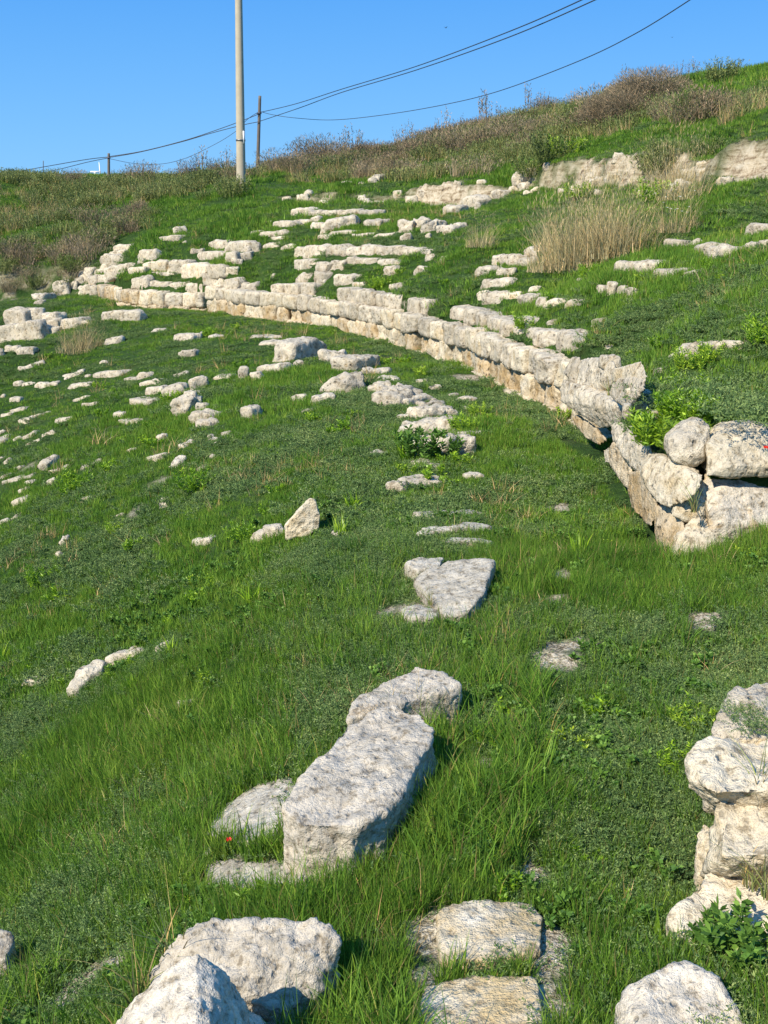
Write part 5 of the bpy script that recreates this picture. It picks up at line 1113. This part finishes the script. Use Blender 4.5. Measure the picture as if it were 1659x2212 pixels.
e, dn, H_ = pole('concrete_pole', 521, 402, 515, -40, d0, 19.5 / 2 * d0 / F, 14 / 2 * d0 / F, M['concrete'], 'tall tapered concrete utility pole rising out of the top of the picture')
zb_ = P(520, 305, d0)[2] - e.location.z; link('band', tube('band', [dn * zb_, dn * (zb_ + .06)], .163, M['metal'], sides=20), e)
zb_ = P(520, 297, d0)[2] - e.location.z; pl_ = link('plate', tube('plate', [dn * zb_ + np.array([.12, -.10, -.2]), dn * zb_ + np.array([.12, -.10, .2])], .03, M['white']), e)
e2, dn2, H2 = pole('wooden_pole', 556, 365, 561, 207, 47, .075, .06, M['timber'], 'short dark leaning timber pole just beyond the concrete pole')
ins_z = P(560, 245, 47)[2] - e2.location.z; link('insulator', tube('insulator', [dn2 * ins_z + np.array([-.1, -.08, 0]), dn2 * ins_z + np.array([.1, -.08, 0])], .03, M['slate']), e2)
e3, dn3, H3 = pole('wooden_pole', 236, 400, 236, 331, 47, .06, .05, M['timber'], 'small dark timber pole on the crest beside the white mast')
ins_z = P(236, 341, 47)[2] - e3.location.z; link('insulator', tube('insulator', [dn3 * ins_z + np.array([-.08, -.06, 0]), dn3 * ins_z + np.array([.08, -.06, 0])], .025, M['slate']), e3)
e4, _, _ = pole('thin_pole', 93, 400, 93, 347, 56, .02, .018, M['timber'], 'very thin distant pole on the crest near the frame edge')
def cable(pts, label, rad=.014):
    c = catmull([P(*q) for q in pts], 10); tag_ = link('power_cable', tube('power_cable', c, rad, M['cable'], sides=6, cap=False), None, label, 'cable', 'cables between the poles')
cable([(561, 243, 46.9), (640, 224, 44), (740, 192, 40), (900, 143, 35), (1100, 68, 29), (1256, 0, 25), (1420, -80, 21)], 'upper of the twin cables rising from the timber pole', .013)
cable([(561, 262, 46.9), (650, 232, 44), (740, 199, 40), (900, 151, 35), (1100, 80, 29), (1285, 0, 25), (1450, -80, 21)], 'lower of the twin cables rising from the timber pole', .013)
cable([(563, 241, 46.9), (590, 248, 46), (640, 255, 45), (720, 259, 43), (830, 248, 40), (960, 226, 37), (1080, 196, 34), (1250, 132, 29), (1370, 74, 26), (1490, 0, 23), (1600, -75, 21)], 'single sagging cable crossing below the twin cables', .011)
cable([(557, 247, 46.9), (530, 258, 46.9), (470, 280, 47), (400, 303, 47), (310, 326, 47), (237, 338, 47)], 'upper cable from the leaning timber pole to the small one', .015)
cable([(559, 263, 46.9), (520, 271, 46.9), (455, 288, 47), (390, 307, 47), (300, 329, 47), (237, 340, 47)], 'lower cable from the leaning timber pole to the small one', .015)
cable([(512, 282, 46.9), (480, 303, 47), (440, 324, 47), (400, 342, 47), (350, 354, 47), (290, 353, 47), (238, 343, 47)], 'slack cable drooping lowest towards the small timber pole', .010)
cable([(235, 339, 47), (190, 344, 49), (120, 356, 51), (0, 378, 55), (-100, 402, 58)], 'upper cable running from the small pole out of the frame', .016)
cable([(235, 341, 47), (190, 350, 49), (130, 365, 51), (70, 378, 54), (-60, 405, 58)], 'lower cable running from the small pole out of the frame', .014)
cable([(518, 281, 38), (530, 262, 42), (545, 250, 46), (557, 243, 46.9)], 'short jumper cable beside the concrete pole', .010)
# hut with a curved roof and a white mast behind the crest
D_ = 54.0; k_ = D_ / F
c0 = P(219, 403, D_)
hut = bpy.data.objects.new('hut', None); col.objects.link(hut); hut.location = (c0[0], c0[1], c0[2] - 1.2); hut['label'] = 'dark curved hut roof peeking over the crest beside the small pole'; hut['category'] = 'hut'
def arch(w, h, L, th, n=14):
    a = np.linspace(0, math.pi, n); o = np.stack([np.cos(a) * w / 2, np.zeros(n), np.sin(a) * h], 1); i_ = np.stack([np.cos(a) * (w / 2 - th), np.zeros(n), np.sin(a) * (h - th)], 1)
    y = np.array([0, L, 0]); V = np.concatenate([o, i_, o + y, i_ + y]); q = np.arange(n - 1)
    f = lambda A, B: np.stack([A * n + q, A * n + q + 1, B * n + q + 1, B * n + q], 1)
    return V, np.concatenate([f(0, 2), f(1, 3)[:, ::-1], f(0, 1)[:, ::-1], f(2, 3)])
V, Q = arch(21 * k_, 17 * k_, 2.5, .06); V[:, 2] += 1.2; link('roof', mesh_np('roof', V, Q, M['slate']), hut)
V, Q = cube_grid(2, 2, 2); V = V * np.array([19 * k_ / 2, 1.1, .6]) + np.array([0, 1.3, .6]); link('wall', mesh_np('wall', V, Q, M['white'], smooth=False), hut)
V, Q = arch(15 * k_, 9 * k_, 2.0, .3); V[:, 2] += 1.2; V[:, 1] += .2; link('gable', mesh_np('gable', V, Q, M['white']), hut)
c1 = P(199, 403, D_); V, Q = arch(24 * k_, 13 * k_, 2.2, .06); V[:, 2] -= 0
hut2 = link('hut_roof', mesh_np('hut_roof', V, Q, plain('pale_roof', (.3, .3, .27), .7)), None, 'paler low curved hut roof next to the dark one', 'hut', loc=(c1[0], c1[1] + .2, c1[2]))
c2 = P(207, 405, D_ + .6); ms = bpy.data.objects.new('white_mast', None); col.objects.link(ms); ms.location = c2; ms['label'] = 'small white mast with a crossbar above the hut roofs'; ms['category'] = 'mast'
kk = (D_ + .6) / F
link('post', tube('post', [(0, 0, 0), (0, 0, 30 * kk)], .05, M['white']), ms)
link('crossbar', tube('crossbar', [(-9 * kk, 0, 31 * kk), (12 * kk, 0, 31 * kk)], .035, M['white']), ms)
link('aerial', tube('aerial', [(11 * kk, 0, 10 * kk), (11 * kk, 0, 30 * kk), (10 * kk, 0, 50 * kk)], [.035, .035, .015], M['white']), ms)
# bird
def bird(u, v, d, s, label):
    c = P(u, v, d); V, Q = cube_grid(6, 4, 4); p = unit(V); x = p[:, 0]
    p = p * np.array([.16, .05, .05]) * (1 - .35 * np.abs(x))[:, None]; p[:, 2] += .02 * x
    n0 = len(p); wing = []
    for sgn in (-1, 1):
        wing += [(.04, sgn * .03, .03), (-.05, sgn * .03, .03), (-.06, sgn * .16, .10), (.02, sgn * .16, .11), (-.10, sgn * .30, .06)]
    W_ = np.array(wing); Q2 = np.array([(n0, n0 + 1, n0 + 2, n0 + 3), (n0 + 5, n0 + 8, n0 + 7, n0 + 6)]); T2 = np.array([(n0 + 3, n0 + 2, n0 + 4), (n0 + 8, n0 + 9, n0 + 7)])
    o = link('bird', mesh_np('bird', np.concatenate([p, W_]) * s, [Q, Q2, T2], M['bird']), None, label, 'bird', loc=c); o.rotation_euler = (0, .5, .9)
bird(963, 60, 60, .42, 'small dark bird flying in the open sky')
bird(1452, 81, 90, .35, 'distant second bird, a mere speck in the sky beyond the cables')
